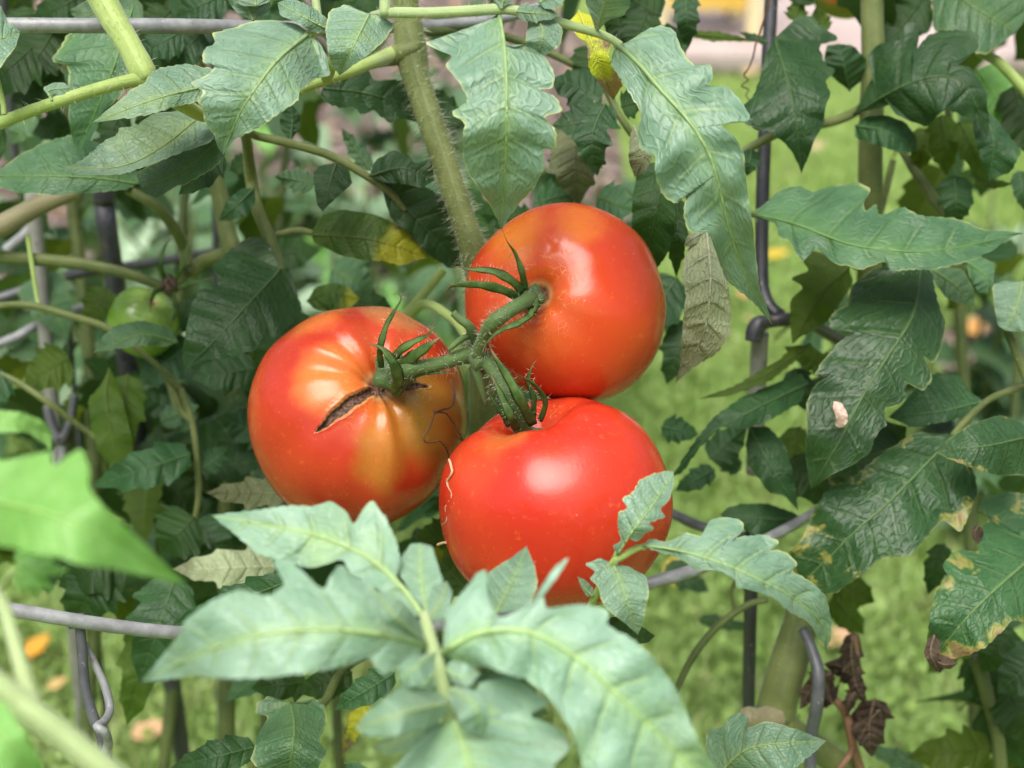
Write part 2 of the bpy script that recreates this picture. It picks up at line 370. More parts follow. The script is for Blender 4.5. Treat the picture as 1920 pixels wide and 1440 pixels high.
def leaf(mid, L, R, d=0.0, mat='dark', ty=0.5, tx=0.0, fold=0.22, ruf=5.0, quilt=3.0, nv=7, res=64, parent=None, name='leaflet', rib=2.6, label=None, seed=None, lobes=0.65):
    """A leaf blade: midrib + the two margins as seen in the photo (pixels), with its own depth, tilt (ty: faces up),
    fold along the midrib, wavy margin and quilting between the lateral veins."""
    rg = random.Random(seed if seed is not None else int(mid[0][0] * 7 + mid[0][1] * 13 + mid[-1][0]))
    md = dense(mid, 61); dd = np.atleast_1d(np.asarray(d, float)); uu = np.linspace(0, 1, 61)
    dm = np.interp(uu, np.linspace(0, 1, len(dd)), dd) if len(dd) < 3 else dense(np.stack([np.linspace(0, 1, len(dd)) * 100, np.zeros(len(dd)), dd], 1), 61)[:, 2]
    Lm = np.linalg.norm(np.diff(md, axis=0), axis=1).sum()
    scl = (D0 + dm.mean()) / D0 * PXM
    Vs, Fs, UVs = [], [], []; off = 0
    for side, E in ((0, L), (1, R)):
        e = np.vstack([md[:1], np.asarray(E, float).reshape(-1, 2), md[-1:]])
        nr = int(res * 1.35); e = resample(chaikin(e, 1), nr)
        kw_ = max(5, nr // 7) | 1; pe = np.pad(e, ((kw_ // 2, kw_ // 2), (0, 0)), 'edge'); sm = np.stack([np.convolve(pe[:, c], np.ones(kw_) / kw_, 'valid') for c in (0, 1)], 1)
        en = np.clip(np.minimum(np.arange(nr), nr - 1 - np.arange(nr)) / (kw_ * 1.0), 0, 1)[:, None]; e = e + lobes * en * (e - sm)
        tg = np.gradient(e, axis=0); tl = np.hypot(tg[:, 0], tg[:, 1]) + 1e-9; arc = np.cumsum(tl); per = rg.uniform(22, 40); am = min(3.0, Lm * .012)
        saw = ((arc / per + 1.6 * np.sin(arc / 53.0 + per)) % 1.0) - 0.55; env = np.clip(np.minimum(arc, arc[-1] - arc) / 30, 0, 1) * am
        cen = np.stack([np.interp(np.linspace(0, 1, nr), uu, md[:, 0]), np.interp(np.linspace(0, 1, nr), uu, md[:, 1])], 1); ow = e - cen; ow /= np.linalg.norm(ow, axis=1)[:, None] + 1e-6
        e = e + ow * (saw * env)[:, None]
        dist = np.linalg.norm(e[:, None, :] - md[None], axis=2); j = dist.argmin(1); lat = dist.min(1)
        um = np.clip(uu[j] - 0.42 * lat / Lm, 0, 1); um = np.maximum.accumulate(um)
        k = np.ones(5) / 5; us = np.convolve(np.pad(um, 2, 'edge'), k, 'valid'); us[0] = 0; us[-1] = 1; um = np.maximum.accumulate(us)
        mx = np.interp(um, uu, md[:, 0]); my = np.interp(um, uu, md[:, 1]); mz = np.interp(um, uu, dm)
        la, lb = rg.uniform(0, 6.28), rg.uniform(0, 6.28)
        ph = rg.uniform(0, 6.28); wob = rg.uniform(0.8, 1.2)
        G = np.empty((nr, len(SCOL), 3)); UV = np.empty((nr, len(SCOL), 2))
        for c, s in enumerate(SCOL):
            x = mx + (e[:, 0] - mx) * s; y = my + (e[:, 1] - my) * s
            l = np.hypot(x - mx, y - my)
            z = mz + scl * (-ty * (y - my) + tx * (x - mx) + fold * l
                            + ruf * s * s * np.sin(2 * math.pi * um * nv * 0.5 * wob + ph) * np.minimum(1, lat / 30)
                            + 0.9 * quilt * np.sin(x * .045 + la) * np.sin(y * .05 + lb) * min(1, s * 3)
                            - quilt * (np.abs(np.sin(math.pi * nv * um)) ** 0.7 - 0.5) * math.sin(math.pi * min(s * 0.93 + 0.0, 1)) ** 0.8 * np.minimum(1, lat / 40))
            G[:, c] = np.stack([x, y, z], 1); UV[:, c, 0] = um; UV[:, c, 1] = s * (1 if side else -1)
        W = P(G[..., 0], G[..., 1], G[..., 2]).reshape(-1, 3)
        Vs.append(W); UVs.append(UV.reshape(-1, 2)); nc = len(SCOL)
        for i in range(nr - 1):
            for c in range(nc - 1):
                a = off + i * nc + c; q = (a, a + 1, a + nc + 1, a + nc)
                Fs.append(q if side else q[::-1])
        off += len(W)
    if rib:
        q = md[::3]; z = dm[::3]; r = np.linspace(rib, 0.5, len(q)) * scl
        V, F = tube_geo(P(q[:, 0], q[:, 1], z - 0.2 * r), r, 6)
        Vs.append(V); UVs.append(np.stack([np.repeat(np.linspace(0, 1, len(q)), 6), np.zeros(len(V))], 1)); Fs += [tuple(i + off for i in f) for f in F]
    o = mesh_obj(name, np.vstack(Vs), Fs, LM[mat], parent, uv=np.vstack(UVs))
    if label: o['label'] = label
    return o


def outline(x0, y0, x1, y1, w, bend=0.0, teeth=4, seed=0, lobe=0.4):
    """midrib and margins of a tomato leaflet in pixels: base, tip, half width"""
    g = random.Random(seed); B = np.array([x0, y0], float); T = np.array([x1, y1], float); L = np.linalg.norm(T - B)
    t = (T - B) / L; nrm = np.array([-t[1], t[0]])
    def mp(u): return B + t * L * u + nrm * bend * math.sin(math.pi * u)
    mid = [tuple(mp(u)) for u in (0, .25, .5, .75, 1)]
    def prof(u): return w * max(0.0, math.sin(math.pi * min(1, u) ** 0.66)) ** 0.8
    out = []
    for sgn in (-1, 1):
        pts = [mp(0.02) + sgn * nrm * w * 0.12]
        us = [(i - 0.15 + g.uniform(-.2, .2)) / (teeth + 0.9) for i in range(1, teeth + 1)]
        pts.append(mp(0.05) + sgn * nrm * prof(0.07))
        for u in us:
            a = lobe * g.uniform(0.35, 1.2) * (1.15 - 0.6 * u)
            pts.append(mp(u - 0.03) + sgn * nrm * prof(u - 0.02) * 0.97)
            pts.append(mp(u + 0.055) + sgn * nrm * prof(u + 0.03) * (1.0 + a * 0.30))
            pts.append(mp(min(.95, u + 0.075)) + sgn * nrm * prof(u + 0.05) * (1 - a * 0.42))
        pts.append(mp(0.93) + sgn * nrm * prof(0.93) * 0.8)
        out.append([tuple(p) for p in pts])
    return mid, out[0], out[1]


def qleaf(x0, y0, x1, y1, w, d=0.1, mat='dark', parent=None, bend=0.0, teeth=3, ty=0.5, res=40, name='leaflet', **kw):
    sd = int(x0 * 3 + y0 * 5 + x1 * 7 + y1 * 11) % 9973
    m, l, r = outline(x0, y0, x1, y1, w, bend, teeth, sd, kw.pop('lobe', 0.55))
    if not hasattr(d, '__len__'):
        g = random.Random(sd + 1); dl = math.hypot(x1 - x0, y1 - y0) * PXM
        d = (d, d - 0.25 * dl * (1 if y1 > y0 else -0.6), d + dl * g.uniform(-0.2, 0.25))
    return leaf(m, l, r, d, mat, ty=ty, res=res, lobes=0.15, parent=parent, name=name, rib=kw.pop('rib', 2.0), **kw)


# ================================================================== SETTING
def ground_mat():
    N = NT('lawn_soil'); oc = N.obj()
    n1 = N.noise(oc, 2.2, 5, 0.6); n2 = N.noise(oc, 40, 4, 0.65)
    col = N.mix(N.ss(n2, 0.35, 0.65), (0.14, 0.215, 0.045), (0.21, 0.305, 0.08))
    col = N.mix(N.ss(n1, 0.58, 0.74, 0, 0.6), col, (0.20, 0.17, 0.085))
    return N.bsdf(col, 0.85, 0.2, N.bump(n2, 0.6, 0.02))


def blade_mat(name, a, b, c):
    N = NT(name); at = N.n('ShaderNodeAttribute', attribute_name='rv').outputs['Fac']
    col = N.mix(N.ss(at, 0.0, 0.6), a, b); col = N.mix(N.ss(at, 0.93, 0.98), col, c); ln_ = N.noise(N.obj(), 4.5, 4, .65); col = N.mix(N.ss(ln_, .52, .70, 0, .55), col, (0.30, 0.27, 0.12)); col = N.mix(N.ss(ln_, .46, .32, 0, .5), col, tuple(k * .5 for k in a))
    return N.bsdf(col, 0.45, 0.4, transl=0.3, tcol=N.mix(0.5, col, (0.3, 0.42, 0.05)))


M_LAWN = ground_mat()
g = 40.0
lawn = mesh_obj('lawn', [(-g, -g, 0), (g, -g, 0), (g, g, 0), (-g, g, 0)], [(0, 1, 2, 3)], M_LAWN, smooth=False)
tag(lawn, 'green lawn with clover and worn patches under the plants', 'lawn', kind='structure')

BED = [(-260, 705), (120, 690), (420, 672), (700, 655), (900, 640), (1040, 600), (1190, 470), (1160, 260), (1090, 60), (900, -140), (-400, -140)]
BED2 = [(1740, 640), (1850, 600), (2080, 560), (2120, 760), (1940, 800), (1800, 765)]


def inside(x, y, poly):
    c = np.zeros(np.shape(x), bool); n = len(poly)
    for i in range(n):
        x0, y0 = poly[i]; x1, y1 = poly[(i + 1) % n]
        m = ((y0 > y) != (y1 > y)) & (x < (x1 - x0) * (y - y0) / ((y1 - y0) or 1e-9) + x0); c ^= m
    return c


def soil_mat():
    N = NT('bed_mulch'); oc = N.obj(); n1 = N.noise(oc, 5, 4, 0.6); n2 = N.noise(oc, 60, 4, 0.7); v = N.voro(oc, 38, out='Color')
    col = N.mix(N.ss(n1, 0.3, 0.7), (0.145, 0.105, 0.088), (0.285, 0.235, 0.21))
    col = N.mix(0.35, col, N.mix(v, (0.11, 0.075, 0.055), (0.34, 0.27, 0.23)))
    return N.bsdf(col, 0.9, 0.2, N.bump(N.math('ADD', n2, n1), 0.8, 0.03))


M_SOIL = soil_mat()
for poly, nm, lb in ((BED, 'garden_bed', 'brown mulched garden bed behind the left plants'), (BED2, 'garden_bed', 'bare brown soil patch in the lawn behind the right plant')):
    V = [ground_at(x, y) + np.array([0, 0, 0.004]) for x, y in poly]
    o = mesh_obj(nm, V, [tuple(range(len(V)))], M_SOIL, smooth=False); tag(o, lb, 'garden bed', kind='structure')


def scatter(n, lo, hi, keep):
    x = nrg.uniform(-120, 2040, n); y = nrg.uniform(lo, hi, n); m = keep(x, y); x, y = x[m], y[m]
    k = TANH / 960.0
    v = FWD[None] + ((x - 960) * k)[:, None] * RGT - ((y - 720) * k)[:, None] * UPV
    return CAM + v * (-CAM[2] / v[:, 2])[:, None]


# grass blades and clover, one uncountable mass
G = scatter(70000, 40, 1560, lambda x, y: ~(inside(x, y, BED) | inside(x, y, BED2)))
n = len(G); h = nrg.uniform(0.018, 0.05, n); a = nrg.uniform(0, 6.283, n); wd = nrg.uniform(0.0016, 0.0034, n); ln = nrg.uniform(0.2, 1.0, n) * h
ax = np.stack([np.cos(a), np.sin(a), 0 * a], 1); px = np.stack([-np.sin(a), np.cos(a), 0 * a], 1)
mids = G + ax * (ln * .3)[:, None] + np.array([0, 0, 1]) * (h * .65)[:, None]; tips = G + ax * ln[:, None] + np.array([0, 0, 1]) * h[:, None]
V = np.stack([G - px * wd[:, None], G + px * wd[:, None], mids + px * (wd * .8)[:, None], mids - px * (wd * .8)[:, None], tips], 1).reshape(-1, 3)
b = np.arange(n) * 5
F = [(i, i + 1, i + 2, i + 3) for i in b.tolist()] + [(i + 3, i + 2, i + 4) for i in b.tolist()]
grass = mesh_obj('grass', V, F, blade_mat('grass_blade', (0.19, 0.31, 0.065), (0.29, 0.44, 0.125), (0.46, 0.48, 0.22)), smooth=False, attrs={'rv': np.repeat(nrg.uniform(0, 1, n), 5)})
tag(grass, 'short green grass blades covering the lawn', 'grass', kind='stuff')
G = scatter(8000, 200, 1560, lambda x, y: ~(inside(x, y, BED) | inside(x, y, BED2)) & (np.sin(x * .011 + y * .017) + np.sin(x * .023 - y * .009) > -0.35))
n = len(G); r = nrg.uniform(0.004, 0.009, n); z = nrg.uniform(0.02, 0.055, n); tl = nrg.normal(0, 0.35, (n, 2)); rot = nrg.uniform(0, 6.283, n)
V = []
for kk in range(6):
    aa = kk / 6 * 6.283 + rot; rr = r * (0.75 + 0.25 * (kk % 2))
    dx, dy = np.cos(aa) * rr, np.sin(aa) * rr
    V.append(np.stack([G[:, 0] + dx, G[:, 1] + dy, z + dx * tl[:, 0] + dy * tl[:, 1]], 1))
V = np.stack(V, 1).reshape(-1, 3); b = np.arange(n) * 6
clover = mesh_obj('clover', V, [tuple(range(i, i + 6)) for i in b.tolist()], blade_mat('clover_leaf', (0.17, 0.29, 0.05), (0.27, 0.41, 0.10), (0.36, 0.50, 0.18)), smooth=False, attrs={'rv': np.repeat(nrg.uniform(0, 1, n), 6)})
tag(clover, 'small clover leaves mixed into the lawn', 'clover', kind='stuff')
# bark chips and litter on the beds
G = np.vstack([scatter(9000, -100, 720, lambda x, y: inside(x, y, BED)), scatter(5000, 560, 800, lambda x, y: inside(x, y, BED2))])
n = len(G); ln = nrg.uniform(0.008, 0.03, n); wd = ln * nrg.uniform(0.25, 0.6, n); a = nrg.uniform(0, 6.283, n); z = nrg.uniform(0.008, 0.03, n); t = nrg.normal(0, 0.3, n)
ax = np.stack([np.cos(a), np.sin(a), t], 1) * ln[:, None]; px = np.stack([-np.sin(a), np.cos(a), nrg.normal(0, .3, n)], 1) * wd[:, None]
C = G + np.stack([0 * z, 0 * z, z], 1)
V = np.stack([C - ax - px, C + ax - px * .7, C + ax * .8 + px, C - ax * 1.1 + px * .8, C - np.array([0, 0, .006])], 1).reshape(-1, 3); b = np.arange(n) * 5
F = []
for i in b.tolist(): F += [(i, i + 1, i + 2, i + 3), (i + 1, i, i + 4), (i + 2, i + 1, i + 4), (i + 3, i + 2, i + 4), (i, i + 3, i + 4)]
N = NT('bark_chip'); at = N.n('ShaderNodeAttribute', attribute_name='rv').outputs['Fac']
col = N.mix(at, (0.10, 0.066, 0.05), (0.36, 0.29, 0.255)); col = N.mix(N.ss(at, .93, .97), col, (0.5, 0.33, 0.18))
chips = mesh_obj('mulch_chips', V, F, N.bsdf(col, 0.85, 0.2), smooth=False, attrs={'rv': np.repeat(nrg.uniform(0, 1, n), 5)})
tag(chips, 'loose bark chips and dry litter on the garden bed', 'mulch', kind='stuff')

# patio of pinkish slabs beyond the lawn
def slab_mat(nm, a, b):
    N = NT(nm); oc = N.obj(); n1 = N.noise(oc, 3, 4, .6); n2 = N.noise(oc, 50, 4, .65)
    return N.bsdf(N.mix(N.ss(N.math('ADD', N.math('MULTIPLY', n1, .6), N.math('MULTIPLY', n2, .4)), .35, .65), a, b), 0.85, 0.3, N.bump(n2, .5, .006))


M_SLAB = slab_mat('patio_stone', (0.36, 0.285, 0.265), (0.50, 0.42, 0.40)); M_KERB = slab_mat('patio_kerb', (0.26, 0.215, 0.20), (0.36, 0.31, 0.29))


def box_geo(lo, hi, bev=0.0):
    x0, y0, z0 = lo; x1, y1, z1 = hi; c = bev
    V = [(x0, y0, z0), (x1, y0, z0), (x1, y1, z0), (x0, y1, z0), (x0, y0, z1 - c), (x1, y0, z1 - c), (x1, y1, z1 - c), (x0, y1, z1 - c),
         (x0 + c, y0 + c, z1), (x1 - c, y0 + c, z1), (x1 - c, y1 - c, z1), (x0 + c, y1 - c, z1)]
    F = [(3, 2, 1, 0), (0, 1, 5, 4), (1, 2, 6, 5), (2, 3, 7, 6), (3, 0, 4, 7), (4, 5, 9, 8), (5, 6, 10, 9), (6, 7, 11, 10), (7, 4, 8, 11), (8, 9, 10, 11)]
    return np.array(V, float), F


PY = ground_at(1350, 142)[1]
V, F = box_geo((0.6, PY, -0.02), (7, PY + 8, 0.055)); patio = mesh_obj('patio', V, F, M_KERB, smooth=False); tag(patio, 'pinkish stone patio beyond the lawn', 'patio', kind='structure')
for i in range(6):
    for j in range(3):
        x0 = 0.62 + i * 0.62 + (0.3 if j % 2 else 0); y0 = PY - 0.015 + j * 0.62
        V, F = box_geo((x0, y0, 0.03), (x0 + 0.61, y0 + 0.61, 0.085 + rnd.uniform(-.003, .003)), 0.008)
        mesh_obj('paving_slab', V, F, M_SLAB, patio, smooth=False)

# yellow painted frame on the patio (blurred): posts, rail and a panel with round holes
M_YEL = plain_mat('yellow_paint', (0.66, 0.43, 0.07), (0.74, 0.52, 0.12), 8, 0.5, 0.4, 0.1)
M_CREAM = plain_mat('cream_paint', (0.72, 0.60, 0.34), (0.78, 0.68, 0.42), 8, 0.5, 0.4, 0.1)
b0 = ground_at(1412, 118); b1 = ground_at(1238, 70)
yb = empty('yellow_stool', (b0[0], b0[1], 0.085), 'blurred yellow stool with round holes in its panel on the patio', 'stool')
X0, X1, Y0 = b0[0] - 0.36, b0[0], b0[1] + 0.05
for (x, y) in ((X1, Y0), (X0, Y0 + 0.05), (X1, Y0 + 0.45), (X0, Y0 + 0.5)):
    V, F = box_geo((x - .028, y - .028, 0.086), (x + .028, y + .028, 0.62), 0.005); mesh_obj('leg', V, F, M_CREAM, yb, smooth=False)
# panel = grid of bars round holes
zt = 0.165
nx = 5; pw = (X1 - X0 - 0.06) / nx
V, F = [], []
for i in range(nx):
    cx = X0 + 0.03 + pw * (i + .5); cz = zt + 0.11; hw = pw / 2; hh = 0.095; rr = min(hw, hh) * 0.62; m = 16
    ring = [(cx + rr * math.cos(2 * math.pi * q / m), cz + rr * math.sin(2 * math.pi * q / m)) for q in range(m)]
    sq = []
    for q in range(m):
        c, s_ = math.cos(2 * math.pi * q / m), math.sin(2 * math.pi * q / m); k = 1 / max(abs(c) / hw, abs(s_) / hh); sq.append((cx + c * k, cz + s_ * k))
    for yy in (Y0 + 0.01, Y0 + 0.03):
        V += [(x, yy, z) for x, z in ring] + [(x, yy, z) for x, z in sq]
    o_ = i * 4 * m
    for q in range(m):
        p = (q + 1) % m
        F += [(o_ + q, o_ + p, o_ + m + p, o_ + m + q), (o_ + 2 * m + q, o_ + 3 * m + q, o_ + 3 * m + p, o_ + 2 * m + p), (o_ + q, o_ + 2 * m + q, o_ + 2 * m + p, o_ + p)]
mesh_obj('panel', V, F, M_YEL, yb, smooth=False)
V, F = box_geo((X0 - .05, Y0 - .06, 0.62), (X1 + .05, Y0 + .56, 0.66), 0.006); mesh_obj('seat', V, F, M_YEL, yb, smooth=False)


# background garden plants --------------------------------------------------
def unit_leaf(seed, wr=0.3, droop=0.25, teeth=4):
    m, l, r = outline(0, 0, 100, 0, wr * 100, 0, teeth, seed, 0.5); md = dense(m, 21)
    res, sc = 20, np.array([0, .3, .65, 1.0]); Vs, Fs, UV = [], [], []; off = 0
    for side, E in ((0, l), (1, r)):
        e = resample(chaikin(np.vstack([md[:1], np.array(E), md[-1:]]), 1), res)
        j = np.linalg.norm(e[:, None] - md[None], axis=2).argmin(1); um = np.maximum.accumulate(np.clip(j / 20 - 0.06, 0, 1)); um[-1] = 1
        for s in sc:
            x = np.interp(um, np.linspace(0, 1, 21), md[:, 0]); y = 0 * x; X = x + (e[:, 0] - x) * s; Y = e[:, 1] * s
            Z = -droop * (X / 100) ** 2 * 100 + 0.25 * np.abs(Y) + 2.0 * s * s * np.sin(um * 14 + side)
            Vs.append(np.stack([X, Y, Z], 1) / 100); UV.append(np.stack([um, 0 * um + s], 1))
        nc = len(sc)
        for i in range(res - 1):
            for c in range(nc - 1):
                q = (off + c * res + i, off + (c + 1) * res + i, off + (c + 1) * res + i + 1, off + c * res + i + 1); Fs.append(q if not side else q[::-1])
        off += nc * res
    me = bpy.data.meshes.new('leaf'); me.from_pydata(np.vstack(Vs).tolist(), [], Fs); me.polygons.foreach_set('use_smooth', [True] * len(me.polygons))
    ul = me.uv_layers.new(name='UVMap'); li = np.empty(len(me.loops), int); me.loops.foreach_get('vertex_index', li); ul.data.foreach_set('uv', np.vstack(UV)[li].ravel())
    return me


ULEAF = {}
for mt in ('far', 'mid', 'dark', 'fresh', 'olive', 'deep'):
    ULEAF[mt] = []
    for sd in (1, 2, 3, 4):
        me = unit_leaf(sd * 17, 0.30 + 0.03 * sd, 0.2 + 0.08 * sd); me.materials.append(LM[mt]); ULEAF[mt].append(me)


def garden_plant(base, height, nleaf, size, mats, label, spread=0.2, seed=0, name='leafy_plant', cat='plant', group='leafy plants in the bed behind'):
    g = random.Random(seed); base = np.asarray(base, float)
    root = empty(name, base, label, cat, group)
    stems = []
    for s in range(max(2, nleaf // 8)):
        a = g.uniform(0, 6.283); sp = spread * g.uniform(0.1, 0.8); hh = height * g.uniform(0.6, 1.0)
        pts = [base, base + np.array([math.cos(a) * sp * .3, math.sin(a) * sp * .3, hh * .5]), base + np.array([math.cos(a) * sp, math.sin(a) * sp, hh])]
        q = dense(np.array([[p[0] * 1, p[1], p[2]] for p in pts]), 9)
        q = np.array([(1 - t) ** 2 * pts[0] + 2 * t * (1 - t) * pts[1] + t * t * pts[2] for t in np.linspace(0, 1, 9)])
        V, F = tube_geo(q, np.linspace(0.006, 0.0025, 9), 6); mesh_obj('stem', V, F, SM['dark'], root, uv=np.zeros((len(V), 2))); stems.append(q)
    for i in range(nleaf):
        q = stems[i % len(stems)]; t = g.uniform(0.25, 1.0); p = q[int(t * 8)]
        o = bpy.data.objects.new('leaf', g.choice(ULEAF[g.choice(mats)])); COL.objects.link(o); o.parent = root
        o.location = p - base; o.rotation_euler = (g.uniform(-.5, .5), g.uniform(-0.5, 0.55), g.uniform(0, 6.283))
        s = size * g.uniform(0.6, 1.2); o.scale = (s, s, s)
    return root


def on_ray(x, y, D):
    p = P(x, y, D - D0); return np.array([p[0], p[1], 0.0]), p[2]


FARP = [(310, 360, 2.0, 60, 0.15, ('far', 'far', 'mid'), 'pale green leafy plant blurred behind the green tomato'),
        (800, 120, 3.0, 50, 0.18, ('far', 'mid'), 'far blurred plant right of the main stem at the top'),
        (200, 120, 2.6, 60, 0.18, ('mid', 'far', 'dark'), 'dim plant behind the top cage ring on the left'),
        (450, 330, 2.4, 56, 0.16, ('far', 'mid'), 'blurred leafy plant behind the upright dark leaf stalk'),
        (600, 220, 2.7, 60, 0.17, ('far', 'far', 'fresh'), 'pale blurred plant just left of the main stem'),
        (690, 300, 2.2, 50, 0.15, ('far', 'fresh'), 'bright leafy plant low behind the main stem'),
        (590, 440, 1.9, 44, 0.13, ('far', 'mid', 'far'), 'blurred pale plant above the cracked tomato'),
        (60, 250, 2.1, 50, 0.15, ('mid', 'dark', 'far'), 'dim leafy plant at the left edge behind the cage'),
        (1880, 430, 2.0, 44, 0.14, ('far', 'mid'), 'pale blurred plant at the right edge behind the drooping leaves'),
        (1830, 690, 2.0, 12, 0.11, ('mid', 'far'), 'low blurred plant beside the bare soil on the right'),
        (1000, 270, 2.2, 44, 0.15, ('mid', 'dark', 'far'), 'dim leafy plant behind the top of the upper tomato')]
for i, (x, y, D, nl, sz, mats, lb) in enumerate(FARP):
    bse, hz = on_ray(x, y, D); garden_plant(bse, hz + 0.06, int(nl * 1.7), sz * 0.62, mats, lb, spread=0.34, seed=40 + i)

# fallen leaves on the lawn
FALL = [(78, 1270, 0.10, (0.72, 0.36, 0.04), 'fallen orange leaf on the grass right of the near green stem', 60),
        (295, 1432, 0.11, (0.66, 0.40, 0.22), 'pale peach fallen leaf at the bottom edge beside the black stake', 10),
        (118, 1340, 0.06, (0.60, 0.42, 0.16), 'narrow tan fallen leaf beside the loop of the cage hook', 40),
        (1455, 515, 0.13, (0.70, 0.48, 0.05), 'yellow fallen leaf on the lawn right of the cage upright', 5),
        (1392, 588, 0.10, (0.62, 0.36, 0.14), 'small orange fallen leaf left of the cage clip', 70),
        (1262, 1128, 0.13, (0.75, 0.50, 0.08), 'upright yellow fallen leaf below the small sprig', 85),
        (1566, 1252, 0.10, (0.68, 0.42, 0.24), 'round peach fallen leaf beside the shrivelled leaves', 20),
        (1530, 305, 0.14, (0.55, 0.43, 0.25), 'tan fallen leaf far out on the lawn under the upper right leaves', 30),
        (1408, 160, 0.16, (0.66, 0.46, 0.24), 'pale fallen leaf at the edge of the patio', 10),
        (1825, 655, 0.16, (0.62, 0.34, 0.10), 'orange fallen leaf on the bare soil patch', 50),
        (1400, 640, 0.08, (0.60, 0.38, 0.2), 'tan fallen leaf behind the hanging dry leaf', 140),
        (30, 700, 0.22, (0.42, 0.21, 0.11), 'crumpled brown fallen leaf at the left edge of the bed', 15)]
for i, (x, y, L_, c, lb, az) in enumerate(FALL):
    p = ground_at(x, y); N = NT('fallen_leaf_%d' % i); oc = N.obj()
    cm = N.mix(N.ss(N.noise(oc, 30, 3), .35, .65), c, tuple(k * .75 for k in c)); mt = N.bsdf(cm, .6, .3, transl=.2)
    me = unit_leaf(200 + i, 0.28, -0.12, 3); me.materials.append(mt)
    o = bpy.data.objects.new('fallen_leaf', me); COL.objects.link(o)
    sz = L_ * 0.45; o.scale = (sz, sz, sz); a = math.radians(az)
    o.location = (p[0] - math.cos(a) * sz / 2, p[1] - math.sin(a) * sz / 2, 0.045); o.rotation_euler = (0.25, -0.1, a)
    tag(o, lb, 'fallen leaf', 'fallen leaves on the ground')


# ================================================================== CAGES AND STAKES
def level_pair(x1, y1, d1, x2, y2):
    k = TANH / 960.0; Dp = D0 + d1
    Y = Dp * math.cos(PITCH) - (y1 - 720) * k * Dp * math.sin(PITCH)
    return P(x1, y1, d1), P(x2, y2, Y / (math.cos(PITCH) - (y2 - 720) * k * math.sin(PITCH)) - D0)


def upright(name, a, b, r, mat, parent, zlo=0.0, zhi=None, bands=False):
    """straight rod through world points a and b, from zlo to zhi"""
    a, b = (a, b) if a[2] > b[2] else (b, a); t = (b - a) / (b[2] - a[2]); zhi = a[2] if zhi is None else zhi
    q = np.array([a + t * (z - a[2]) for z in np.linspace(zlo, zhi, 40)])
    rr = np.full(40, r)
    if bands: rr = rr * (1 + 0.06 * (np.arange(40) % 2))
    V, F = tube_geo(q, rr, 12); return mesh_obj(name, V, F, mat, parent)


cage = empty('tomato_cage', (0.05, 0.6, 0), 'grey wire tomato cage around the central plant', 'tomato cage')
tube('ring', [(-60, 47, -.02, 14.5), (150, 48, -.015, 14.5), (330, 49, -.005, 14.5), (580, 53, .03, 13), (760, 50, .06, 11), (900, 40, .085, 10), (980, 24, .10, 9), (1100, -30, .12, 9)], M_WIRE, cage, n=70, k=14)
tube('ring', [(-80, 1126, -.05, 14), (60, 1150, -.045, 14), (200, 1172, -.035, 13.5), (350, 1187, -.02, 13), (600, 1188, .02, 12), (900, 1165, .05, 11.5), (1100, 1128, .055, 12), (1215, 1095, .055, 12.5), (1320, 1062, .065, 12), (1430, 1015, .09, 11), (1540, 955, .12, 10)], M_WIREDRK if False else M_WIRE, cage, n=90, k=14)
tube('ring', [(1200, 930, .16, 9), (1265, 965, .14, 9.5), (1330, 992, .13, 10), (1430, 1008, .12, 10), (1520, 968, .14, 9)], M_WIREDRK, cage, n=40, k=12)
tube('upright', [(1449, -60, .13, 13), (1440, 120, .13, 13), (1431, 330, .13, 13), (1428, 470, .13, 13), (1430, 540, .128, 13), (1442, 575, .125, 14), (1462, 594, .122, 15)], M_WIREBLK, cage, n=60, k=14)
tube('clip', [(1440, 603, .118, 12), (1460, 600, .116, 13), (1490, 598, .118, 12), (1520, 607, .125, 11), (1570, 636, .15, 11), (1620, 662, .18, 10)], M_WIREBLK, cage, n=40, k=12)
tube('clip', [(1412, 640, .118, 15), (1415, 622, .118, 17), (1424, 608, .118, 17), (1438, 604, .118, 13)], M_WIREBLK, cage, n=24, k=12)
a, b = level_pair(1425, 625, .125, 1411, 940)
upright('sleeve', a, b, 16.5 * PXM * 1.22, M_TUBE, cage, zlo=P(1411, 1000, .1)[2])
a, b = level_pair(1411, 940, .10, 1403, 1345)
upright('upright', a, b, 13 * PXM * 1.2, M_WIREBLK, cage, zhi=P(1411, 985, .1)[2])
tube('clip', [(1505, 1180, .09, 9), (1521, 1215, .085, 11), (1534, 1262, .08, 12), (1532, 1320, .08, 12.5), (1522, 1375, .085, 12), (1518, 1470, .09, 12)], M_WIREDRK, cage, n=40, k=12)

hook = empty('cage_hook', P(190, 1370, .0), 'grey wire leg with a looped hook hanging from the lower ring', 'cage hook')
tube('wire', [(148, 1150, -.035, 10), (153, 1210, -.035, 10), (160, 1290, -.035, 10), (175, 1345, -.035, 10.5), (192, 1385, -.035, 11), (190, 1440, -.035, 11), (180, 1520, -.035, 11)], M_WIREDRK, hook, n=46, k=12)
tube('loop', [(160, 1205, -.03, 6), (178, 1245, -.03, 7), (198, 1290, -.03, 8), (206, 1330, -.032, 8), (196, 1352, -.04, 8), (182, 1362, -.045, 8), (196, 1372, -.045, 8), (203, 1392, -.04, 8.5), (196, 1420, -.035, 9), (186, 1450, -.03, 9)], M_WIRE, hook, n=56, k=12)

